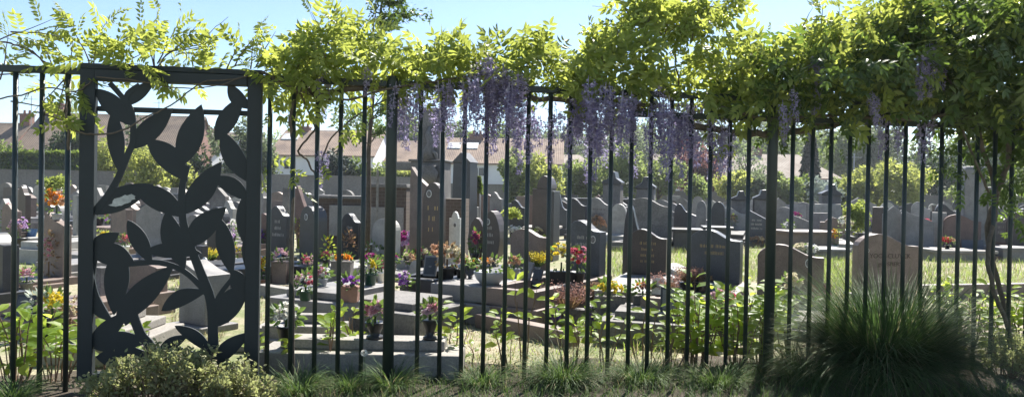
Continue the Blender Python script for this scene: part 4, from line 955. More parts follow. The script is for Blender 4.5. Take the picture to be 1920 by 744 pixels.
# hanging leafy bits below the rail
for (px, py, n_) in [(545, 205, 5), (560, 190, 3), (600, 200, 3), (640, 200, 3), (660, 240, 5), (690, 210, 3), (500, 200, 3), (1340, 240, 5), (1370, 255, 5), (1445, 235, 8), (1500, 235, 4), (1560, 250, 6), (1590, 255, 8), (1620, 260, 6), (1760, 290, 8), (1790, 300, 14), (1800, 330, 9), (1830, 260, 10), (1860, 300, 10), (1885, 330, 12), (1905, 360, 12), (1915, 250, 12), (1900, 420, 7), (1850, 330, 6), (1915, 300, 12), (1875, 380, 6), (500, 300, 2), (548, 330, 3), (500, 360, 2), (590, 330, 2)]:
    v = v2 if px < 1072 else v4 if px < 1365 else v3
    for i in range(n_):
        d = wr.uniform(-.1, .3); P_ = wv(px + wr.uniform(-16, 16), py + wr.uniform(-24, 20), d)
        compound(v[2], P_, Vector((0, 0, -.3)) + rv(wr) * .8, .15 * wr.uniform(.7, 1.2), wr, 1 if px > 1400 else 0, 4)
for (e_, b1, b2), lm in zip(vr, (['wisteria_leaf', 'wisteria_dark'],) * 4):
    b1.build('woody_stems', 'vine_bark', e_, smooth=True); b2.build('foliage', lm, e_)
# flower clusters
def raceme_mesh(seed, L=.28, w=.045, n=85):
    r = random.Random(seed); b = MB()
    b.tube([(0, 0, .03), (.004, 0, -L * .5), (0, .003, -L)], [.0018, .0014, .0006], 4)
    for i in range(n):
        t = r.random() ** .8; z = -L * t; rr = w * (1 - .72 * t ** 1.5) * r.uniform(.35, 1); a = r.uniform(0, 2 * pi)
        p = Vector((rr * cos(a), rr * sin(a), z)); s_ = .0158 * (1 - .45 * t) * r.uniform(.8, 1.25); o = Vector((cos(a), sin(a), -.2 + r.uniform(-.5, .4)))
        b.quadleaf(p, o + rv(r) * .3, Vector((0, 0, 1)) + rv(r) * .5, s_ * 1.2, s_ * 1.1); b.quadleaf(p, Vector((o.x * .5, o.y * .5, 1)) + rv(r) * .3, o, s_, s_ * 1.1)
        b.quadleaf(p, Vector((o.x, o.y, -.9)) + rv(r) * .4, rv(r), s_ * .9, s_ * .6)
    return b.mesh('flower_cluster', 'petal_lilac')
RM = [raceme_mesh(s_, L_, w_, n_) for s_, L_, w_, n_ in ((1, .28, .045, 100), (2, .24, .04, 85), (3, .34, .042, 110), (4, .2, .036, 65), (5, .34, .032, 85))]
rac = []
def rcl(n, x0, x1, y0, y1, d0=-.15, d1=.25, k=1.0):
    for i in range(n): rac.append((wr.uniform(x0, x1), wr.uniform(y0, y1), wr.uniform(d0, d1), k))
rcl(8, 735, 800, 155, 175); rcl(3, 745, 790, 165, 180); rcl(7, 800, 850, 150, 175); rcl(20, 872, 925, 108, 160, -.32, -.08); rcl(7, 905, 925, 160, 215); rcl(18, 930, 985, 125, 190, -.3, .0); rcl(8, 960, 1010, 190, 235)
rcl(5, 1010, 1050, 195, 225); rcl(16, 1070, 1115, 165, 215); rcl(16, 1100, 1180, 140, 205, -.32, -.05); rcl(7, 1105, 1130, 215, 250); rcl(7, 1140, 1190, 180, 225); rcl(12, 1215, 1260, 150, 240, -.3, 0); rcl(14, 1262, 1310, 190, 230); rcl(4, 1300, 1345, 220, 260); rcl(8, 1340, 1372, 210, 270)
rcl(4, 600, 625, 115, 170, k=.7); rcl(3, 668, 700, 120, 150, k=.7); rcl(3, 595, 612, 260, 290, k=.6)
rcl(3, 1465, 1500, 150, 205, -.42, -.25, .7); rcl(3, 1630, 1650, 165, 200, -.45, -.3, .7); rcl(5, 1655, 1690, 205, 235, k=.85); rcl(4, 1715, 1750, 205, 225); rcl(7, 1725, 1765, 80, 120, -.5, -.3); rcl(3, 1520, 1560, 90, 120, -.3, -.2)
cnt = [0, 0]
for (px, py, d, k) in rac:
    e_ = v2[0] if px < 1060 else v4[0] if px < 1365 else v3[0]; cnt[px >= 1365] += 1
    o = bpy.data.objects.new('flower_cluster', wr.choice(RM)); col.objects.link(o); o.parent = e_
    o.location = wv(px, py, d); o.rotation_euler = (wr.uniform(-.15, .15), wr.uniform(-.15, .15), wr.uniform(0, 6.28)); s_ = k * wr.uniform(.8, 1.25); o.scale = (s_ * 1.15, s_ * 1.15, s_)
print('racemes', cnt)

# ------------------------------------------------------------------ plants at the fence
def behind(px, d): s = onf(px, 640, d)[0]; return fw(s, 0, d)
def hydrangea(px, d, H, spread, nst, label, seed, name='hydrangea_bush', nl=7, LL=.16, dens=1):
    r = random.Random(seed); e = thing(name, label, 'bush', behind(px, d)); bs_, bl = MB(), MB()
    for i in range(nst):
        a = r.uniform(0, 2 * pi); rr = spread * r.random() ** .5; tip = Vector((cos(a) * rr, sin(a) * rr * .6, H * r.uniform(.55, 1)))
        base = Vector((tip.x * .35 + r.uniform(-.03, .03), tip.y * .35, 0)); mid_ = base.lerp(tip, .5) + Vector((r.uniform(-.03, .03), 0, .03))
        pts = [base, base.lerp(mid_, .5) + rv(r) * .01, mid_, mid_.lerp(tip, .5) + rv(r) * .012, tip]; bs_.tube(pts, [.006, .0055, .005, .004, .002], 5)
        for k in range(nl):
            t = (.5 if nst < 8 else .25) + (.5 if nst < 8 else .75) * (k / (nl - 1)) ** .7 if nl > 1 else 1; j = min(3, int(t * 4)); P_ = pts[j].lerp(pts[min(4, j + 1)], t * 4 - j) if t < 1 else tip
            aa = r.uniform(0, 2 * pi)
            for s_ in (0, pi):
                dd = Vector((cos(aa + s_), sin(aa + s_), .75 - .5 * (1 - t) + r.uniform(-.45, .4))); L = LL * r.uniform(.6, 1.15) * (1.12 - .35 * t)
                bl.leaf(P_ + dd * .012, dd, Vector((r.uniform(-.5, .5), -.55 + r.uniform(-.3, .3), .9)), L, L * .58, .2, .4)
    for i in range(int(nst * .8)):   # bare sticks of last year
        a = r.uniform(0, 2 * pi); rr = spread * r.random(); bs_.tube([(cos(a) * rr * .5, sin(a) * rr * .3, 0), (cos(a) * rr, sin(a) * rr * .6, H * r.uniform(.3, .8))], [.004, .003], 4)
    bs_.build('stems', 'dry_stem', e); bl.build('leaves', 'hydrangea_leaf', e)
H = hydrangea
H(30, .3, .50, .30, 8, 'light green leafy hydrangea behind the first fence bars at the left', 1, nl=5, LL=0.14)
H(105, .25, .40, .22, 6, 'light green hydrangea right of the second fence bar', 2, nl=4, LL=0.13)
H(205, .5, .42, .16, 4, 'small hydrangea behind the bottom left of the leaf panel', 3, nl=4, LL=0.12)
H(262, .35, .42, .14, 3, 'thin stemmed sprouting hydrangea behind the bottom centre of the panel', 4, nl=3, LL=0.1)
H(500, .3, .28, .22, 4, 'low hydrangea at the foot of the right panel post', 5, nl=4, LL=0.1)
H(622, .35, .58, .22, 4, 'tall thin hydrangea with bright top leaves left of the middle post', 6, nl=4, LL=0.12)
H(668, .5, .46, .16, 3, 'bare stemmed hydrangea just left of the middle post', 7, nl=2, LL=0.11)
H(842, .4, .52, .17, 3, 'small bright hydrangea right of the middle post', 8, nl=4, LL=0.13)
H(885, .3, .26, .2, 2, 'low sprouting hydrangea in front of the gravel', 9, nl=2, LL=0.09)
H(955, .35, .50, .12, 3, 'hydrangea with slanting stem and large leaves at the centre', 10, nl=3, LL=0.12)
H(985, .6, .62, .12, 2, 'hydrangea with broad top leaves in front of the pinkish kerb', 11, nl=3, LL=0.18)
H(1078, .35, .58, .2, 5, 'hydrangea right of centre with lime leaves', 12, nl=4, LL=0.13)
H(1130, .25, .42, .2, 3, 'low open hydrangea with bare twigs right of centre', 13, nl=3, LL=0.11)
H(1205, .4, .50, .2, 3, 'open branched hydrangea under the brown headstone', 14, nl=3, LL=0.12)
H(1255, .25, .42, .18, 4, 'small hydrangea left of the large leafy mass', 15, nl=3, LL=0.12)
H(1310, .3, .66, .24, 11, 'large lush hydrangea under the wide blue-black headstone', 16, nl=6, LL=0.14)
H(1385, .3, .58, .24, 10, 'lush hydrangea left of the thick right post', 17, nl=6, LL=0.13)
H(1425, .35, .68, .24, 12, 'tallest lush hydrangea around the thick right post', 18, nl=6, LL=0.14)
H(1480, .45, .5, .2, 6, 'hydrangea right of the thick right post beside the grass clump', 19, nl=4, LL=0.13)
H(1800, .35, .68, .26, 11, 'lush hydrangea right of the tall grass clump', 20, nl=6, LL=0.13)
H(1868, .4, .56, .24, 8, 'hydrangea around the foot of the wisteria trunk', 21, nl=5, LL=0.12)
H(1915, .25, .6, .22, 8, 'hydrangea at the right edge of the photo', 22, nl=5, LL=0.12)

# woody low shrub in front of the gate
def lowshrub(px0, px1, H_, label, seed, n, d=-.32, twigs=70):
    r = random.Random(seed); a0, a1 = fw(onf(px0, 700, d)[0], 0, d), fw(onf(px1, 700, d)[0], 0, d); c = (a0 + a1) / 2; hw = (a1 - a0).length / 2
    e = thing('low_shrub', label, 'shrub', c, FA); bs_, bl = MB(), MB(); tips = []
    for i in range(twigs):
        x = r.uniform(-hw, hw) * .9; env = (1 - (x / hw) ** 2 * .65) * H_ * r.uniform(.65, 1.12); tip = Vector((x + r.uniform(-.08, .08), r.uniform(-.22, .2), env)); base = Vector((x * .8, tip.y * .4, 0))
        bs_.tube([base, base.lerp(tip, .5) + rv(r) * .02, tip], [.004, .003, .0012], 4); tips.append((base, tip))
    for i in range(n):
        b_, t_ = r.choice(tips); t = r.uniform(.3, 1.03); p = b_.lerp(t_, t) + rv(r) * .045 * r.random(); L = r.uniform(.016, .034)
        bl.leaf(p, rv(r) + Vector((0, 0, .5)), rv(r), L, L * .6, .2, .1)
    bs_.build('twigs', 'dry_stem', e); bl.build('leaves', 'shrub_leaf', e)
lowshrub(150, 470, .31, 'low dense small-leaved shrub in front of the leaf panel', 31, 9500, twigs=150)
lowshrub(380, 520, .22, 'small straggly shrub at the foot of the right panel post', 32, 2200, twigs=45)
lowshrub(1850, 1960, .30, 'small-leaved shrub in the lower right corner', 33, 2600, twigs=45, d=-.2)

def tuft(label, px0, px1, d0, d1, H_, n, seed, name='ornamental_grass', cat='ornamental grass', w=.005, mat='tuft_blade', arch=(.8, 2.2), mound=True, kindk=None):
    r = random.Random(seed); a0, a1 = onf(px0, 700, (d0 + d1) / 2)[0], onf(px1, 700, (d0 + d1) / 2)[0]; c = fw((a0 + a1) / 2, 0, (d0 + d1) / 2)
    b = MB(); hw = (a1 - a0) / 2; hd = abs(d1 - d0) / 2
    for i in range(n):
        a = r.uniform(0, 2 * pi); q = r.random() ** .5 * (.55 if mound else 1); x, y = hw * q * cos(a), hd * q * sin(a)
        if not mound: x, y = r.uniform(-hw, hw), r.uniform(-hd, hd)
        lean = r.uniform(.05, .75) if mound else r.uniform(0, .5); aa = a + r.uniform(-.7, .7) if mound else r.uniform(0, 2 * pi)
        h_ = H_ * (r.uniform(.7, 1.25)) * (1 - .25 * q)
        p = FT * x + FN * y; dd = FT * (cos(aa) * lean) + FN * (sin(aa) * lean) + Vector((0, 0, 1))
        b.blade(p, dd, h_ * 1.15, w * r.uniform(.7, 1.3), r.uniform(*arch), 5, 1 if r.random() < .07 else 0)
    o = b.build(name, [mat, 'dry_blade'], None, c)
    if kindk: kind(o, kindk)
    else: tag(o, label, cat)
    return o
tuft('large mound of long dark green arching grass in front of the fence at the right', 1560, 1755, -.55, -.06, .82, 6500, 41, mat='clump_blade', w=.007, arch=(.5, 1.9))
tuft('darker upright grass mound against the large pink headstone, behind the big clump', 1575, 1740, -.2, .25, .72, 2400, 42, mat='clump_blade', w=.005, arch=(.3, 1.4))
tuft('loose green grass tuft left of the big clump', 1450, 1580, -.5, 0, .42, 900, 43)
tuft('green grass tuft at the foot of the middle post', 690, 780, -.3, .1, .24, 350, 44)
tuft('green grass tuft at the foot of the right panel post', 500, 620, -.35, .05, .22, 500, 45)
tuft('small grass tuft left of the middle post', 610, 700, -.3, .1, .20, 260, 46)
tuft('green grass tuft right of the middle post at the bottom of the fence', 850, 960, -.25, .1, .22, 300, 47)
tuft('dark green grass tuft at the bottom centre of the fence', 990, 1120, -.3, .1, .33, 700, 48)
tuft('green grass tuft under the open branched hydrangea', 1130, 1270, -.3, .1, .26, 500, 49)
tuft('grass tuft in front of the lush hydrangeas', 1270, 1430, -.45, -.05, .22, 550, 50)
tuft('thin grass tuft at the bottom of the first fence bars', -20, 70, -.4, 0, .24, 350, 51)
tuft('', 480, 1960, -1.05, -.5, .13, 3600, 53, name='grass', mound=False, kindk='stuff', w=.0055, mat='tuft_blade', arch=(.4, 1.8))
tuft('', 460, 1500, -.45, .3, .11, 4200, 52, name='grass', mound=False, kindk='stuff', w=.004, mat='tuft_blade', arch=(.2, 1.6))
# lawn grass patches inside
lr = random.Random(61); b = MB()
def lawn(x0, x1, y0, y1, n, h=.14):
    for i in range(n):
        px = lr.uniform(x0, x1); py = lr.uniform(y0, y1); p = at(px, py); a = lr.uniform(0, 2 * pi); l = lr.uniform(0, .6)
        b.blade(p, Vector((cos(a) * l, sin(a) * l, 1)), h * lr.uniform(.5, 1.3), .008, lr.uniform(.1, 1.2), 2, 1 if lr.random() < .3 else 0)
lawn(1540, 1960, 478, 560, 9000, .17); lawn(1240, 1320, 460, 520, 1600, .2); lawn(1120, 1180, 450, 520, 1200, .2); lawn(1390, 1470, 468, 530, 1600, .18); lawn(1530, 1610, 470, 540, 1800, .18)
lawn(600, 650, 450, 500, 500, .25); lawn(1140, 1700, 440, 470, 1500, .15); lawn(40, 90, 500, 545, 400, .1); lawn(1170, 1330, 600, 660, 1300, .12); lawn(1240, 1960, 560, 600, 1800, .1)
kind(b.build('grass', ['lawn_blade', 'dry_blade']), 'stuff')
b = MB(); lawn(320, 420, 520, 640, 1500, .06); lawn(480, 1300, 560, 700, 9000, .05); lawn(300, 400, 500, 560, 500, .07)
kind(b.build('dry_grass', ['dry_blade', 'lawn_blade']), 'stuff')

# dandelion clock
p = fw(onf(683, 738)[0], 0, -.15); z = .245
e = thing('dandelion', 'white dandelion seed head at the bottom edge left of the middle post', 'flower', p)
b = MB(); b.tube([(0, 0, 0), (.01, 0, z * .5), (0, 0, z)], .0025, 5); b.build('stalk', 'green_stem', e)
b = MB(); r = random.Random(3)
for i in range(260): v = rv(r); b.quadleaf(Vector((0, 0, z)) + v * .012, v, rv(r), .012, .004)
b.build('seed_head', 'bloom_white', e)

# ------------------------------------------------------------------ flowers and pots
from mathutils.bvhtree import BVHTree
bpy.context.view_layer.update()
_v, _f = [], []
for o in bpy.data.objects:
    if o.type == 'MESH' and o.name.split('.')[0] in ('ledger_slab', 'plinth', 'slab', 'kerb', 'base_block', 'kerb_stone', 'cover_slab', 'planting_soil', 'ground', 'headstone', 'tomb_wall', 'body', 'pedestal'):
        n_ = len(_v); M_ = o.matrix_world; _v += [M_ @ q.co for q in o.data.vertices]; _f += [[n_ + i for i in p_.vertices] for p_ in o.data.polygons]
BV = BVHTree.FromPolygons(_v, _f)
def rest(px, py, zb, r=.08):
    """the point a pot seen with its foot at this pixel stands on"""
    d = ray(px, py); hit, nr, i, dist = BV.ray_cast(CO, d)
    if hit and abs(nr.z) > .7: return hit
    p = hit - d * .14 if hit else at(px, py, zb)
    h2, n2, i, dist = BV.ray_cast(p + Vector((0, 0, .02)), Vector((0, 0, -1)))
    return h2 if h2 else p
def drop(x, y, z):
    h2, n2, i, dist = BV.ray_cast(Vector((x, y, z)), Vector((0, 0, -1))); return h2.z if h2 else 0
fr2 = random.Random(77)
def blossoms(b, c, rx, rz_, n, sz, r, petals=7, dome=True):
    for i in range(n):
        v = rv(r)
        if dome and v.z < -.2: v.z = -v.z
        p = c + Vector((v.x * rx, v.y * rx, v.z * rz_)) * r.uniform(.55, 1)
        v2_ = (v + Vector((0, -.3, .2))).normalized(); sd = v2_.orthogonal().normalized(); up = v2_.cross(sd)
        for ring, (el, k) in enumerate(((.25, 1.0), (.8, .75), (1.4, .45))):
            for q in range(petals - ring):
                a = 2 * pi * q / (petals - ring) + ring * .4; d = (sd * cos(a) + up * sin(a)) * cos(el) + v2_ * sin(el)
                b.leaf(p, d, v2_, sz * k, sz * .7 * k, -.15, -.25)
def pot_mesh(par, kindp, w, h, mat, tilt=None):
    b = MB()
    if kindp == 'round': b.lathe([(w * .34, 0), (w * .36, .005), (w * .46, h * .82), (w * .5, h * .84), (w * .5, h), (w * .44, h), (w * .42, h * .9)], 16)
    elif kindp == 'bowl': b.lathe([(w * .28, 0), (w * .42, h * .4), (w * .49, h * .85), (w * .5, h), (w * .45, h), (w * .42, h * .85)], 18)
    elif kindp == 'box': b.frus(w * .9, w * .75, w, w * .85, 0, h); b.frus(w * 1.04, w * .89, w * 1.04, w * .89, h + .001, h + .02)
    elif kindp == 'trough': b.frus(w * .92, w * .36, w, w * .4, 0, h)
    elif kindp == 'vase': b.lathe([(w * .42, 0), (w * .4, .02), (w * .22, h * .2), (w * .3, h * .5), (w * .5, h * .95), (w * .5, h), (w * .42, h)], 14)
    return b.build('pot', mat, par, smooth=kindp in ('round', 'bowl', 'vase'), bevel=.004 if kindp in ('box', 'trough') else 0)
def bouquet(px, pyb, top, wpx, cols_, kindp, pmat, label, zb=.25, ph=.4, leaf='pot_leaf', nb=None, bsz=None, spiky=False, cat='flowers'):
    p = rest(px, pyb, zb); zb = p.z; k = p.y / FPX; py2 = proj(p)[1]; Ht = min(.75, max((pyb - top) * k, (py2 - top) * k * .8)); w = min(.6, wpx * k)
    if ph: hp = Ht * ph; pw_ = min(w * .8, hp * 1.5) if kindp not in ('bowl', 'trough') else w * .85
    else: hp = 0
    e = thing('flower_pot' if ph else 'flower_bunch', label, cat, (p.x, p.y, zb))
    if ph: pot_mesh(e, kindp, pw_, hp, pmat)
    r = random.Random(int(px * 7 + pyb)); c = Vector((0, 0, hp + (Ht - hp) * .45)); rx, rz_ = w / 2 * .85, (Ht - hp) * .5
    b = MB()
    for i in range(44 if not spiky else 90):
        v = rv(r); v.z = abs(v.z) * .6 if spiky else v.z; L = r.uniform(.04, .08) if not spiky else Ht * .4
        q = c + Vector((v.x * rx * .9, v.y * rx * .9, v.z * rz_ * .8)) if not spiky else Vector((v.x * rx * .4, v.y * rx * .4, hp))
        b.leaf(q, v + Vector((0, 0, .1 if not spiky else 1.0)), rv(r), L, .02 if spiky else L * .5)
    if kindp != 'none': b.tube([(0, 0, hp * .6), (0, 0, hp + (Ht - hp) * .3)], .01, 5)
    b.build('leaves', leaf, e)
    sz = bsz or max(.022, w * .10); n = int((nb or 30) * 1.35)
    for j, cc in enumerate(cols_):
        b = MB(); off = Vector(((j - (len(cols_) - 1) / 2) * rx * .5, 0, 0)) if len(cols_) > 1 else Vector((0, 0, 0))
        if spiky:
            for i in range(110):
                a = r.uniform(0, 2 * pi); rr = rx * r.random() ** .5; q = Vector((cos(a) * rr * .8, sin(a) * rr * .8, hp)) + off; tip = q + Vector((cos(a) * .3, sin(a) * .3, 1)).normalized() * (Ht - hp) * r.uniform(.6, 1)
                for t in range(6): b.quadleaf(q.lerp(tip, .35 + t * .12), rv(r) + Vector((0, 0, .6)), rv(r), .022, .011)
        else: blossoms(b, c + off, rx * (.95 if len(cols_) == 1 else .75), rz_, n // len(cols_) + 3, sz, r)
        b.build('blossoms', 'bloom_' + cc, e)
    return e
B = bouquet
B(526, 502, 447, 36, ['palepink'], 'box', 'pink_granite', 'ball of pale pink mums in tall square pinkish stone vase', .3, .58, nb=34)
B(577, 500, 461, 32, ['rose', 'palepink'], 'vase', 'plastic_black', 'pink and red roses in dark vase left of the etched black stone', .28, .45)
B(573, 545, 497, 42, ['palepink', 'white', 'rose'], 'round', 'plastic_green', 'pink and white flowers in green round pot', .2, .35)
B(642, 508, 459, 46, ['orange'], 'box', 'old_stone', 'orange yellow primroses in square stone planter', .28, .72, nb=12)
B(657, 556, 505, 40, ['violet'], 'box', 'terracotta', 'bright violet crocuses in square brown planter', .2, .5, nb=36)
B(694, 534, 484, 34, ['white', 'yellow'], 'round', 'plastic_green', 'white and yellow lilies in greenish pot left of the middle post', .22, .45)
B(715, 522, 478, 24, ['rose', 'pink'], 'round', 'plastic_white', 'magenta flowers in white pot at the middle post', .24, .45)
B(757, 524, 484, 32, ['violet', 'lilac'], 'round', 'plastic_pink', 'violet pink flowers in bright pink pot right of the middle post', .24, .42)
B(697, 498, 458, 48, ['magenta'], 'round', 'plastic_black', 'dark magenta bunch in front of the pale arched stone', .26, .2, nb=26)
B(765, 488, 430, 58, ['magenta', 'lilac'], 'round', 'plastic_black', 'tall dark magenta bouquet with dark spiky leaves right of the middle post', .28, .25, nb=40)
B(768, 505, 472, 34, ['cream', 'peach'], 'round', 'plastic_grey', 'cream and peach flowers behind the pink pot', .26, .25)
B(838, 522, 450, 62, ['peach', 'tan', 'cream'], 'round', 'plastic_black', 'large dried peach and tan bouquet in dark pot', .26, .3, leaf='dry_leaf', nb=42)
B(918, 532, 480, 72, ['orange', 'tan', 'cream'], 'bowl', 'plastic_grey', 'mixed autumn flowers in wide grey bowl at the centre', .26, .46, leaf='pot_leaf', nb=26, bsz=.018)
B(963, 520, 478, 34, ['peach'], 'round', 'plastic_grey', 'peach flowers in grey container right of the grey bowl', .26, .4)
B(1008, 505, 466, 30, ['yellow'], 'round', 'plastic_grey', 'small yellow green heather in front of the central pink headstone', .26, .2, spiky=True)
B(1052, 532, 452, 60, ['yellow', 'cream'], 'trough', 'plastic_black', 'yellow flowering branches in wide black trough', .24, .3, nb=24)
B(1082, 530, 460, 42, ['rose', 'red', 'pink'], 'round', 'plastic_black', 'red and pink roses beside the blue-black headstone', .24, .3, nb=28, bsz=.032)
B(1062, 606, 524, 80, ['heather', 'heather'], 'trough', 'old_stone', 'pinkish brown heather in grey trough at the centre', .1, .34, leaf='dry_leaf', spiky=True)
B(1040, 592, 560, 24, ['purple'], 'round', 'old_stone', 'small deep purple pansies left of the brown heather', .16, 0)
B(1110, 592, 560, 26, ['purple', 'cream'], 'round', 'old_stone', 'small purple and cream pansies right of the brown heather', .16, 0)
B(1112, 545, 508, 50, ['tan'], 'trough', 'dark_granite', 'dry tan flowers above the brown heather', .24, .3, leaf='dry_leaf')
B(1144, 556, 511, 66, ['yellow'], 'trough', 'old_stone', 'bright yellow flower row in long stone trough', .22, .48, nb=50, bsz=.022)
B(1205, 552, 515, 44, ['orange', 'heather'], 'trough', 'old_stone', 'low mixed reddish plants under the brown headstone', .22, .4, nb=14)
B(1246, 548, 494, 62, ['heather'], 'trough', 'plastic_black', 'brownish heather right of the brown headstone', .2, .3, leaf='dry_leaf', spiky=True)
B(1290, 545, 498, 44, ['tan', 'heather'], 'trough', 'plastic_black', 'dark brown dried heather left of the wide blue-black headstone', .2, .35, leaf='dry_leaf', spiky=True)
B(1316, 545, 512, 36, ['tan'], 'round', 'terracotta', 'small tan dried blooms before the wide blue-black headstone', .2, .3, leaf='dry_leaf')
B(1362, 584, 522, 62, ['palepink', 'rose', 'white'], 'trough', 'plastic_black', 'pink, red and white silk roses before the wide blue-black headstone', .2, .35, nb=40, bsz=.03)
B(1482, 586, 508, 48, ['cream'], 'round', 'plastic_black', 'cream white calla bouquet in dark pot before the pink headstone', .17, .32, nb=20, bsz=.035)
B(536, 634, 564, 60, ['white'], 'round', 'plastic_black', 'white geranium with dark round leaves in black pot', .18, .34, nb=24, bsz=.026)
B(703, 634, 560, 50, ['pink', 'palepink'], 'vase', 'plastic_black', 'pink roses in black vase behind the middle post', .17, .42, nb=22, bsz=.032)
B(806, 636, 568, 40, ['palepink', 'pink'], 'vase', 'plastic_black', 'pink roses in tall black vase at the right end of the pale slab', .12, .55, nb=18, bsz=.032)
B(604, 536, 500, 34, ['pink', 'white'], 'round', 'plastic_grey', 'pink and white flowers between the green pot and the violet crocuses')
B(733, 508, 470, 34, ['pink', 'magenta'], 'round', 'plastic_black', 'pink and magenta bunch directly behind the middle post')
B(790, 500, 462, 34, ['rose', 'cream'], 'round', 'plastic_black', 'red and cream flowers at the foot of the tall brown arched headstone')
B(866, 520, 478, 36, ['palepink', 'peach'], 'round', 'plastic_black', 'pale pink and peach flowers between dried bouquet and grey bowl')
B(612, 498, 470, 28, ['rose'], 'round', 'plastic_black', 'small red-pink flowers before the black arched headstone with thick side')
B(98, 596, 518, 56, ['yellow'], 'round', 'plastic_black', 'yellow flowers with green leaves in large black pot at the left', .2, .42, nb=26, bsz=.03)
B(72, 596, 530, 40, ['white'], 'round', 'plastic_black', 'silvery leaved plant beside the yellow flowers at the left', .2, .3, leaf='silver_leaf', nb=5)
B(132, 600, 535, 34, ['cream'], 'round', 'terracotta', 'faded cream leaves drooping right of the yellow flowers', .16, .2, leaf='dry_leaf', nb=8)
B(50, 532, 488, 30, ['pink', 'palepink'], 'round', 'old_stone', 'small pink flowers between the first two fence bars', .22, .4)
B(491, 514, 464, 22, ['orange', 'yellow'], 'round', 'terracotta', 'tall orange and yellow mums just right of the leaf panel', .25, .2, nb=34)
B(186, 458, 408, 34, ['yellow'], 'round', 'plastic_grey', 'bright green leafy plant seen in the upper left of the leaf panel', .3, .15, leaf='hydrangea_leaf', nb=2, spiky=False)
B(233, 458, 428, 24, ['peach', 'rose'], 'round', 'plastic_white', 'peach flowers in white pot seen through the leaf panel', .3, .45)
B(196, 462, 432, 26, ['yellow'], 'round', 'plastic_grey', 'small yellowish cushion plant in grey pot seen through the panel', .3, .4, leaf='shrub_leaf', nb=8)
B(106, 412, 352, 46, ['orange', 'peach'], 'round', 'plastic_grey', 'orange lilies on the stones above the tall pink headstone', .5, .2, nb=20, bsz=.05)
B(34, 424, 388, 40, ['palepink', 'lilac'], 'round', 'plastic_black', 'pale pink flowers in dark pot by the first bars, upper left', .45, .4, nb=30)
B(14, 376, 360, 22, ['rose'], 'round', 'plastic_grey', 'small bright pink flowers at the left edge', .9, 0)
B(92, 424, 398, 30, ['pink', 'tan'], 'round', 'plastic_grey', 'pinkish dried flowers resting by the tall pink headstone top', .7, 0, leaf='dry_leaf')
B(350, 440, 420, 22, ['rose'], 'round', 'plastic_grey', 'red pink flowers seen beside the central stem of the panel', .3, .2)
B(395, 482, 452, 30, ['yellow'], 'round', 'plastic_black', 'yellow green heather in black pot seen through the panel', .3, .45, spiky=True)
B(431, 420, 378, 28, ['white', 'lilac'], 'round', 'magenta' if False else 'plastic_black', 'white flower arrangement with dark ribbon seen through the panel', .4, .4)
B(446, 476, 446, 26, ['yellow'], 'round', 'plastic_green', 'green plant with yellow tips at the right side of the panel', .3, .2, leaf='pot_leaf', nb=3)
B(318, 448, 424, 30, ['purple'], 'round', 'plastic_black', 'dark plant before the grey gabled stone', .3, .3)
B(1118, 424, 386, 44, ['tan', 'peach'], 'round', 'plastic_black', 'round brown dried bush in dark pot before the light grey headstone', .5, .25, leaf='dry_leaf', nb=30)
B(1564, 452, 412, 22, ['orange', 'yellow'], 'round', 'plastic_grey', 'tall orange yellow flowers right of the streaky grey headstone', .35, .3, nb=24)
B(1776, 466, 444, 34, ['red', 'peach'], 'round', 'plastic_black', 'faded red and peach roses on the rough grey slab', .35, .3)
B(1420, 462, 440, 30, ['tan', 'cream'], 'round', 'old_stone', 'small ornaments and dry flowers before the lettered blue-grey stone', .3, .4, leaf='dry_leaf')
B(1510, 470, 448, 60, ['cream', 'white'], 'trough', 'old_stone', 'scattered cream flowers below the long pinkish ledge', .2, .3)
B(1478, 430, 412, 26, ['white'], 'round', 'plastic_black', 'dark leaved wreath against the grey arched headstone', .5, 0, nb=5)
B(1586, 448, 400, 34, ['white', 'cream'], 'round', 'old_stone', 'white flower bush beside the orange flowers', .3, .2)
B(1372, 424, 392, 24, ['cream', 'tan'], 'round', 'plastic_black', 'pale beige flowers left of the lettered blue-grey stone', .5, .2)
B(1000, 428, 408, 56, ['yellow', 'cream'], 'trough', 'concrete', 'yellow green ground plants in low curved bed', .5, .2, leaf='hydrangea_leaf')
B(968, 426, 412, 44, ['white'], 'trough', 'concrete', 'row of small white flowers left of the curved bed', .5, .3)
B(892, 430, 408, 20, ['magenta', 'rose'], 'round', 'plastic_black', 'small dark red flowers behind the oval pair', .5, .3)
B(930, 394, 376, 26, ['rose', 'purple'], 'round', 'plastic_black', 'dark violet flowers before the grey wavy stone', .7, .3)
B(560, 400, 374, 30, ['tan'], 'round', 'plastic_grey', 'dry grass-like flowers behind the first black wavy headstone', .6, .1, leaf='hydrangea_leaf')
B(614, 492, 436, 24, ['yellow'], 'round', 'old_stone', 'light green upright plant right of the black arched headstone', .2, .1, leaf='hydrangea_leaf', nb=3)
B(700, 468, 442, 36, ['white'], 'round', 'plastic_black', 'dark green round plant at the pale arched stone', .3, .1, nb=2)
B(655, 424, 408, 26, ['tan', 'peach'], 'round', 'old_stone', 'small faded flowers at the etched black headstone', .75, 0, leaf='dry_leaf')
B(488, 452, 418, 20, ['magenta', 'purple'], 'round', 'plastic_black', 'dark purple flowers at the right panel post', .4, .2)

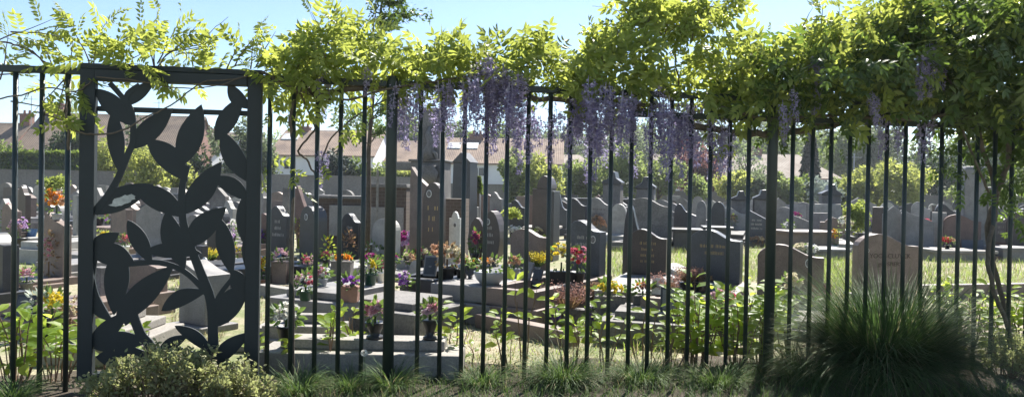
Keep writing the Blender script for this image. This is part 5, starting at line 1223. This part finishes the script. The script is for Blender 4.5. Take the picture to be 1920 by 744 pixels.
ffm = {}
for (q, c_, lab) in FAR_FLOWERS:
    if c_ not in ffm:
        r = random.Random(len(ffm)); b = MB(); b.lathe([(.07, 0), (.10, .16), (.10, .18), (.08, .18)], 10); a_ = b.mesh('pot', 'plastic_black')
        b = MB(); blossoms(b, Vector((0, 0, .3)), .17, .13, 26, .05, r); ffm[c_] = (a_, b.mesh('blossoms', 'bloom_' + c_))
        b = MB()
        for i in range(40): v = rv(r); b.leaf(Vector((v.x * .15, v.y * .15, .27 + v.z * .08)), v + Vector((0, 0, .2)), rv(r), .08, .04)
        ffm[c_] += (b.mesh('leaves', 'pot_leaf'),)
    e = thing('flower_pot', lab, 'flowers', (q[1], q[2], drop(q[1], q[2], .7)), fr.uniform(0, 6), 'flower pots on the background graves'); e.scale = (fr.uniform(.8, 1.4),) * 3
    for nm, me in zip(('pot', 'blossoms', 'leaves'), ffm[c_]):
        o = bpy.data.objects.new(nm, me); col.objects.link(o); o.parent = e
# small plaques and ornaments on the graves
def plaque(px, pyb, wpx, hpx, mat, label, zb=.25, shape='flat', lean=.3, rot=-15, face=None):
    p = rest(px, pyb, zb); zb = p.z; k = min(p.y, 14) / FPX; w, h = wpx * k, hpx * k
    e = thing('memorial_plaque', label, 'plaque', (p.x, p.y, zb), R(rot)); M_ = Matrix.Rotation(-lean, 4, 'X')
    if shape == 'oval': pts = [(w / 2 * cos(2 * pi * i / 20), h / 2 + h / 2 * sin(2 * pi * i / 20)) for i in range(20)]
    elif shape == 'arch': pts = [(w / 2, 0)] + [(w / 2 * cos(pi * i / 10), h * .55 + h * .45 * sin(pi * i / 10)) for i in range(11)] + [(-w / 2, 0)]
    elif shape == 'heart': pts = [(w / 2 * sin(t) ** 3, h * .52 + h / 2 * (.81 * cos(t) - .31 * cos(2 * t) - .125 * cos(3 * t) - .06 * cos(4 * t))) for t in [2 * pi * i / 26 for i in range(26)]][::-1]
    else: pts = [(w / 2, 0), (w / 2, h), (-w / 2, h), (-w / 2, 0)]
    b = MB(); b.prism(pts[::-1] if shape != 'heart' else pts, -.012, .012, M_); b.build('plate', mat, e, bevel=.003)
    if face:
        b = MB(); s_ = .8; cz = h / 2; b.prism([(x * s_, cz + (z - cz) * s_) for x, z in pts][::-1], -.0155, -.0125, M_); b.build('picture', face, e)
    b = MB(); b.prism([(-.02, 0), (.02, 0), (.015, h * .5), (-.015, h * .5)], .014, .05); b.build('stand', mat, e)
plaque(240, 490, 44, 25, 'white_marble', 'pale tilted open-book plaque seen through the leaf panel', .3, lean=.9, face='grey_granite')
plaque(42, 600, 40, 48, 'plastic_black', 'black framed plaque leaning at the left between the first bars', .16, rot=-8, face='dark_granite')
plaque(58, 440, 26, 20, 'photo_blue', 'small blue-white photo plaque at the upper left', .4)
plaque(880, 522, 26, 28, 'dark_granite', 'dark heart shaped plaque left of the grey bowl', .27, 'heart')
plaque(985, 524, 22, 34, 'grey_granite', 'grey plaque leaning left of the yellow heather', .27, lean=.35, rot=-40)
plaque(1003, 524, 20, 36, 'dark_granite', 'dark plaque leaning behind the grey one at the centre', .27, lean=.35, rot=-40)
plaque(805, 518, 26, 40, 'grey_granite', 'square grey speckled plaque left of the dried bouquet', .27, face='dark_granite')
plaque(1160, 554, 24, 22, 'white_glaze', 'small white arched ornament below the yellow flowers', .2, 'arch', .15, face='grey_granite')
plaque(1232, 552, 22, 32, 'white_marble', 'white plaque with dark bird drawing right of the yellow flowers', .2, lean=.3, face=None, rot=-25)
plaque(1258, 572, 40, 46, 'dark_granite', 'dark square engraved plaque below the brown heather', .14, rot=-15, face='grey_granite')
plaque(1288, 572, 30, 44, 'pale_granite', 'pale blue-grey oval plaque below the wide blue-black headstone', .14, 'oval')
plaque(1346, 528, 28, 16, 'photo_blue', 'blue photo plate at the foot of the wide blue-black headstone', .24, lean=.2)
plaque(1350, 580, 34, 36, 'dark_granite', 'black plaque under the silk roses', .18, lean=.4)
plaque(1540, 574, 40, 44, 'photo_red', 'red and blue photo plaque right of the cream calla bouquet', .17, lean=.25, face='photo_red', rot=-5)
plaque(1528, 455, 18, 22, 'photo_blue', 'light blue photo plaque below the streaky grey headstone', .3, lean=.5, rot=20)
plaque(1815, 464, 24, 18, 'blue_granite', 'small dark blue plaque before the reddish pink headstone', .36)
plaque(1836, 464, 18, 22, 'blue_granite', 'second dark blue plaque left of the wisteria trunk', .36)
plaque(520, 462, 16, 14, 'photo_blue', 'small pale blue round plaque before the first black wavy headstone', .35, 'arch')
plaque(775, 512, 18, 30, 'pale_granite', 'small pale statuette plaque behind the pink pot', .27, 'arch')
plaque(382, 478, 14, 32, 'white_glaze', 'small white praying figure plaque seen beside the central stem', .3, 'arch', .1)
plaque(1378, 449, 16, 14, 'pale_granite', 'small grey carved ornament on the wide blue-black headstone', .3, 'arch', .1)

# ------------------------------------------------------------------ air
m = bpy.data.materials.new('haze_air'); m.use_nodes = True; nt = m.node_tree; nt.nodes.clear(); o = nt.nodes.new('ShaderNodeOutputMaterial'); pv = nt.nodes.new('ShaderNodeVolumePrincipled')
pv.inputs['Color'].default_value = (.86, .92, 1, 1); pv.inputs['Density'].default_value = .0005; pv.inputs['Anisotropy'].default_value = .5; nt.links.new(pv.outputs[0], o.inputs['Volume']); MAT['haze_air'] = m
b = MB(); b.box(-420, 420, -70, 920, -1, 16); kind(b.build('haze', 'haze_air'), 'stuff')
# ------------------------------------------------------------------ light
SA, SE = 26, 50
sd = bpy.data.lights.new('sun', 'SUN'); sun = bpy.data.objects.new('sun', sd); col.objects.link(sun)
sd.energy = 5.0; sd.angle = R(.53); sd.color = (1, .95, .87)
dv = Vector((sin(R(SA)) * cos(R(SE)), cos(R(SA)) * cos(R(SE)), sin(R(SE))))
sun.rotation_euler = dv.to_track_quat('Z', 'Y').to_euler()
w = bpy.data.worlds.new('World'); sc.world = w; w.use_nodes = True; nt = w.node_tree
bg = nt.nodes['Background']; sky = nt.nodes.new('ShaderNodeTexSky'); sky.sky_type = 'NISHITA'; sky.sun_disc = False
sky.sun_elevation = R(SE); sky.sun_rotation = R(SA); sky.air_density = .8; sky.dust_density = 0.3; sky.ozone_density = 2.0
nt.links.new(sky.outputs[0], bg.inputs[0]); bg.inputs[1].default_value = .076
sc.view_settings.view_transform = 'Standard'; sc.view_settings.look = 'None'; sc.view_settings.exposure = 1.48; sc.view_settings.gamma = 1
sc.render.engine = 'CYCLES'
sc.cycles.max_bounces = 6; sc.cycles.transparent_max_bounces = 4; sc.cycles.use_denoising = True
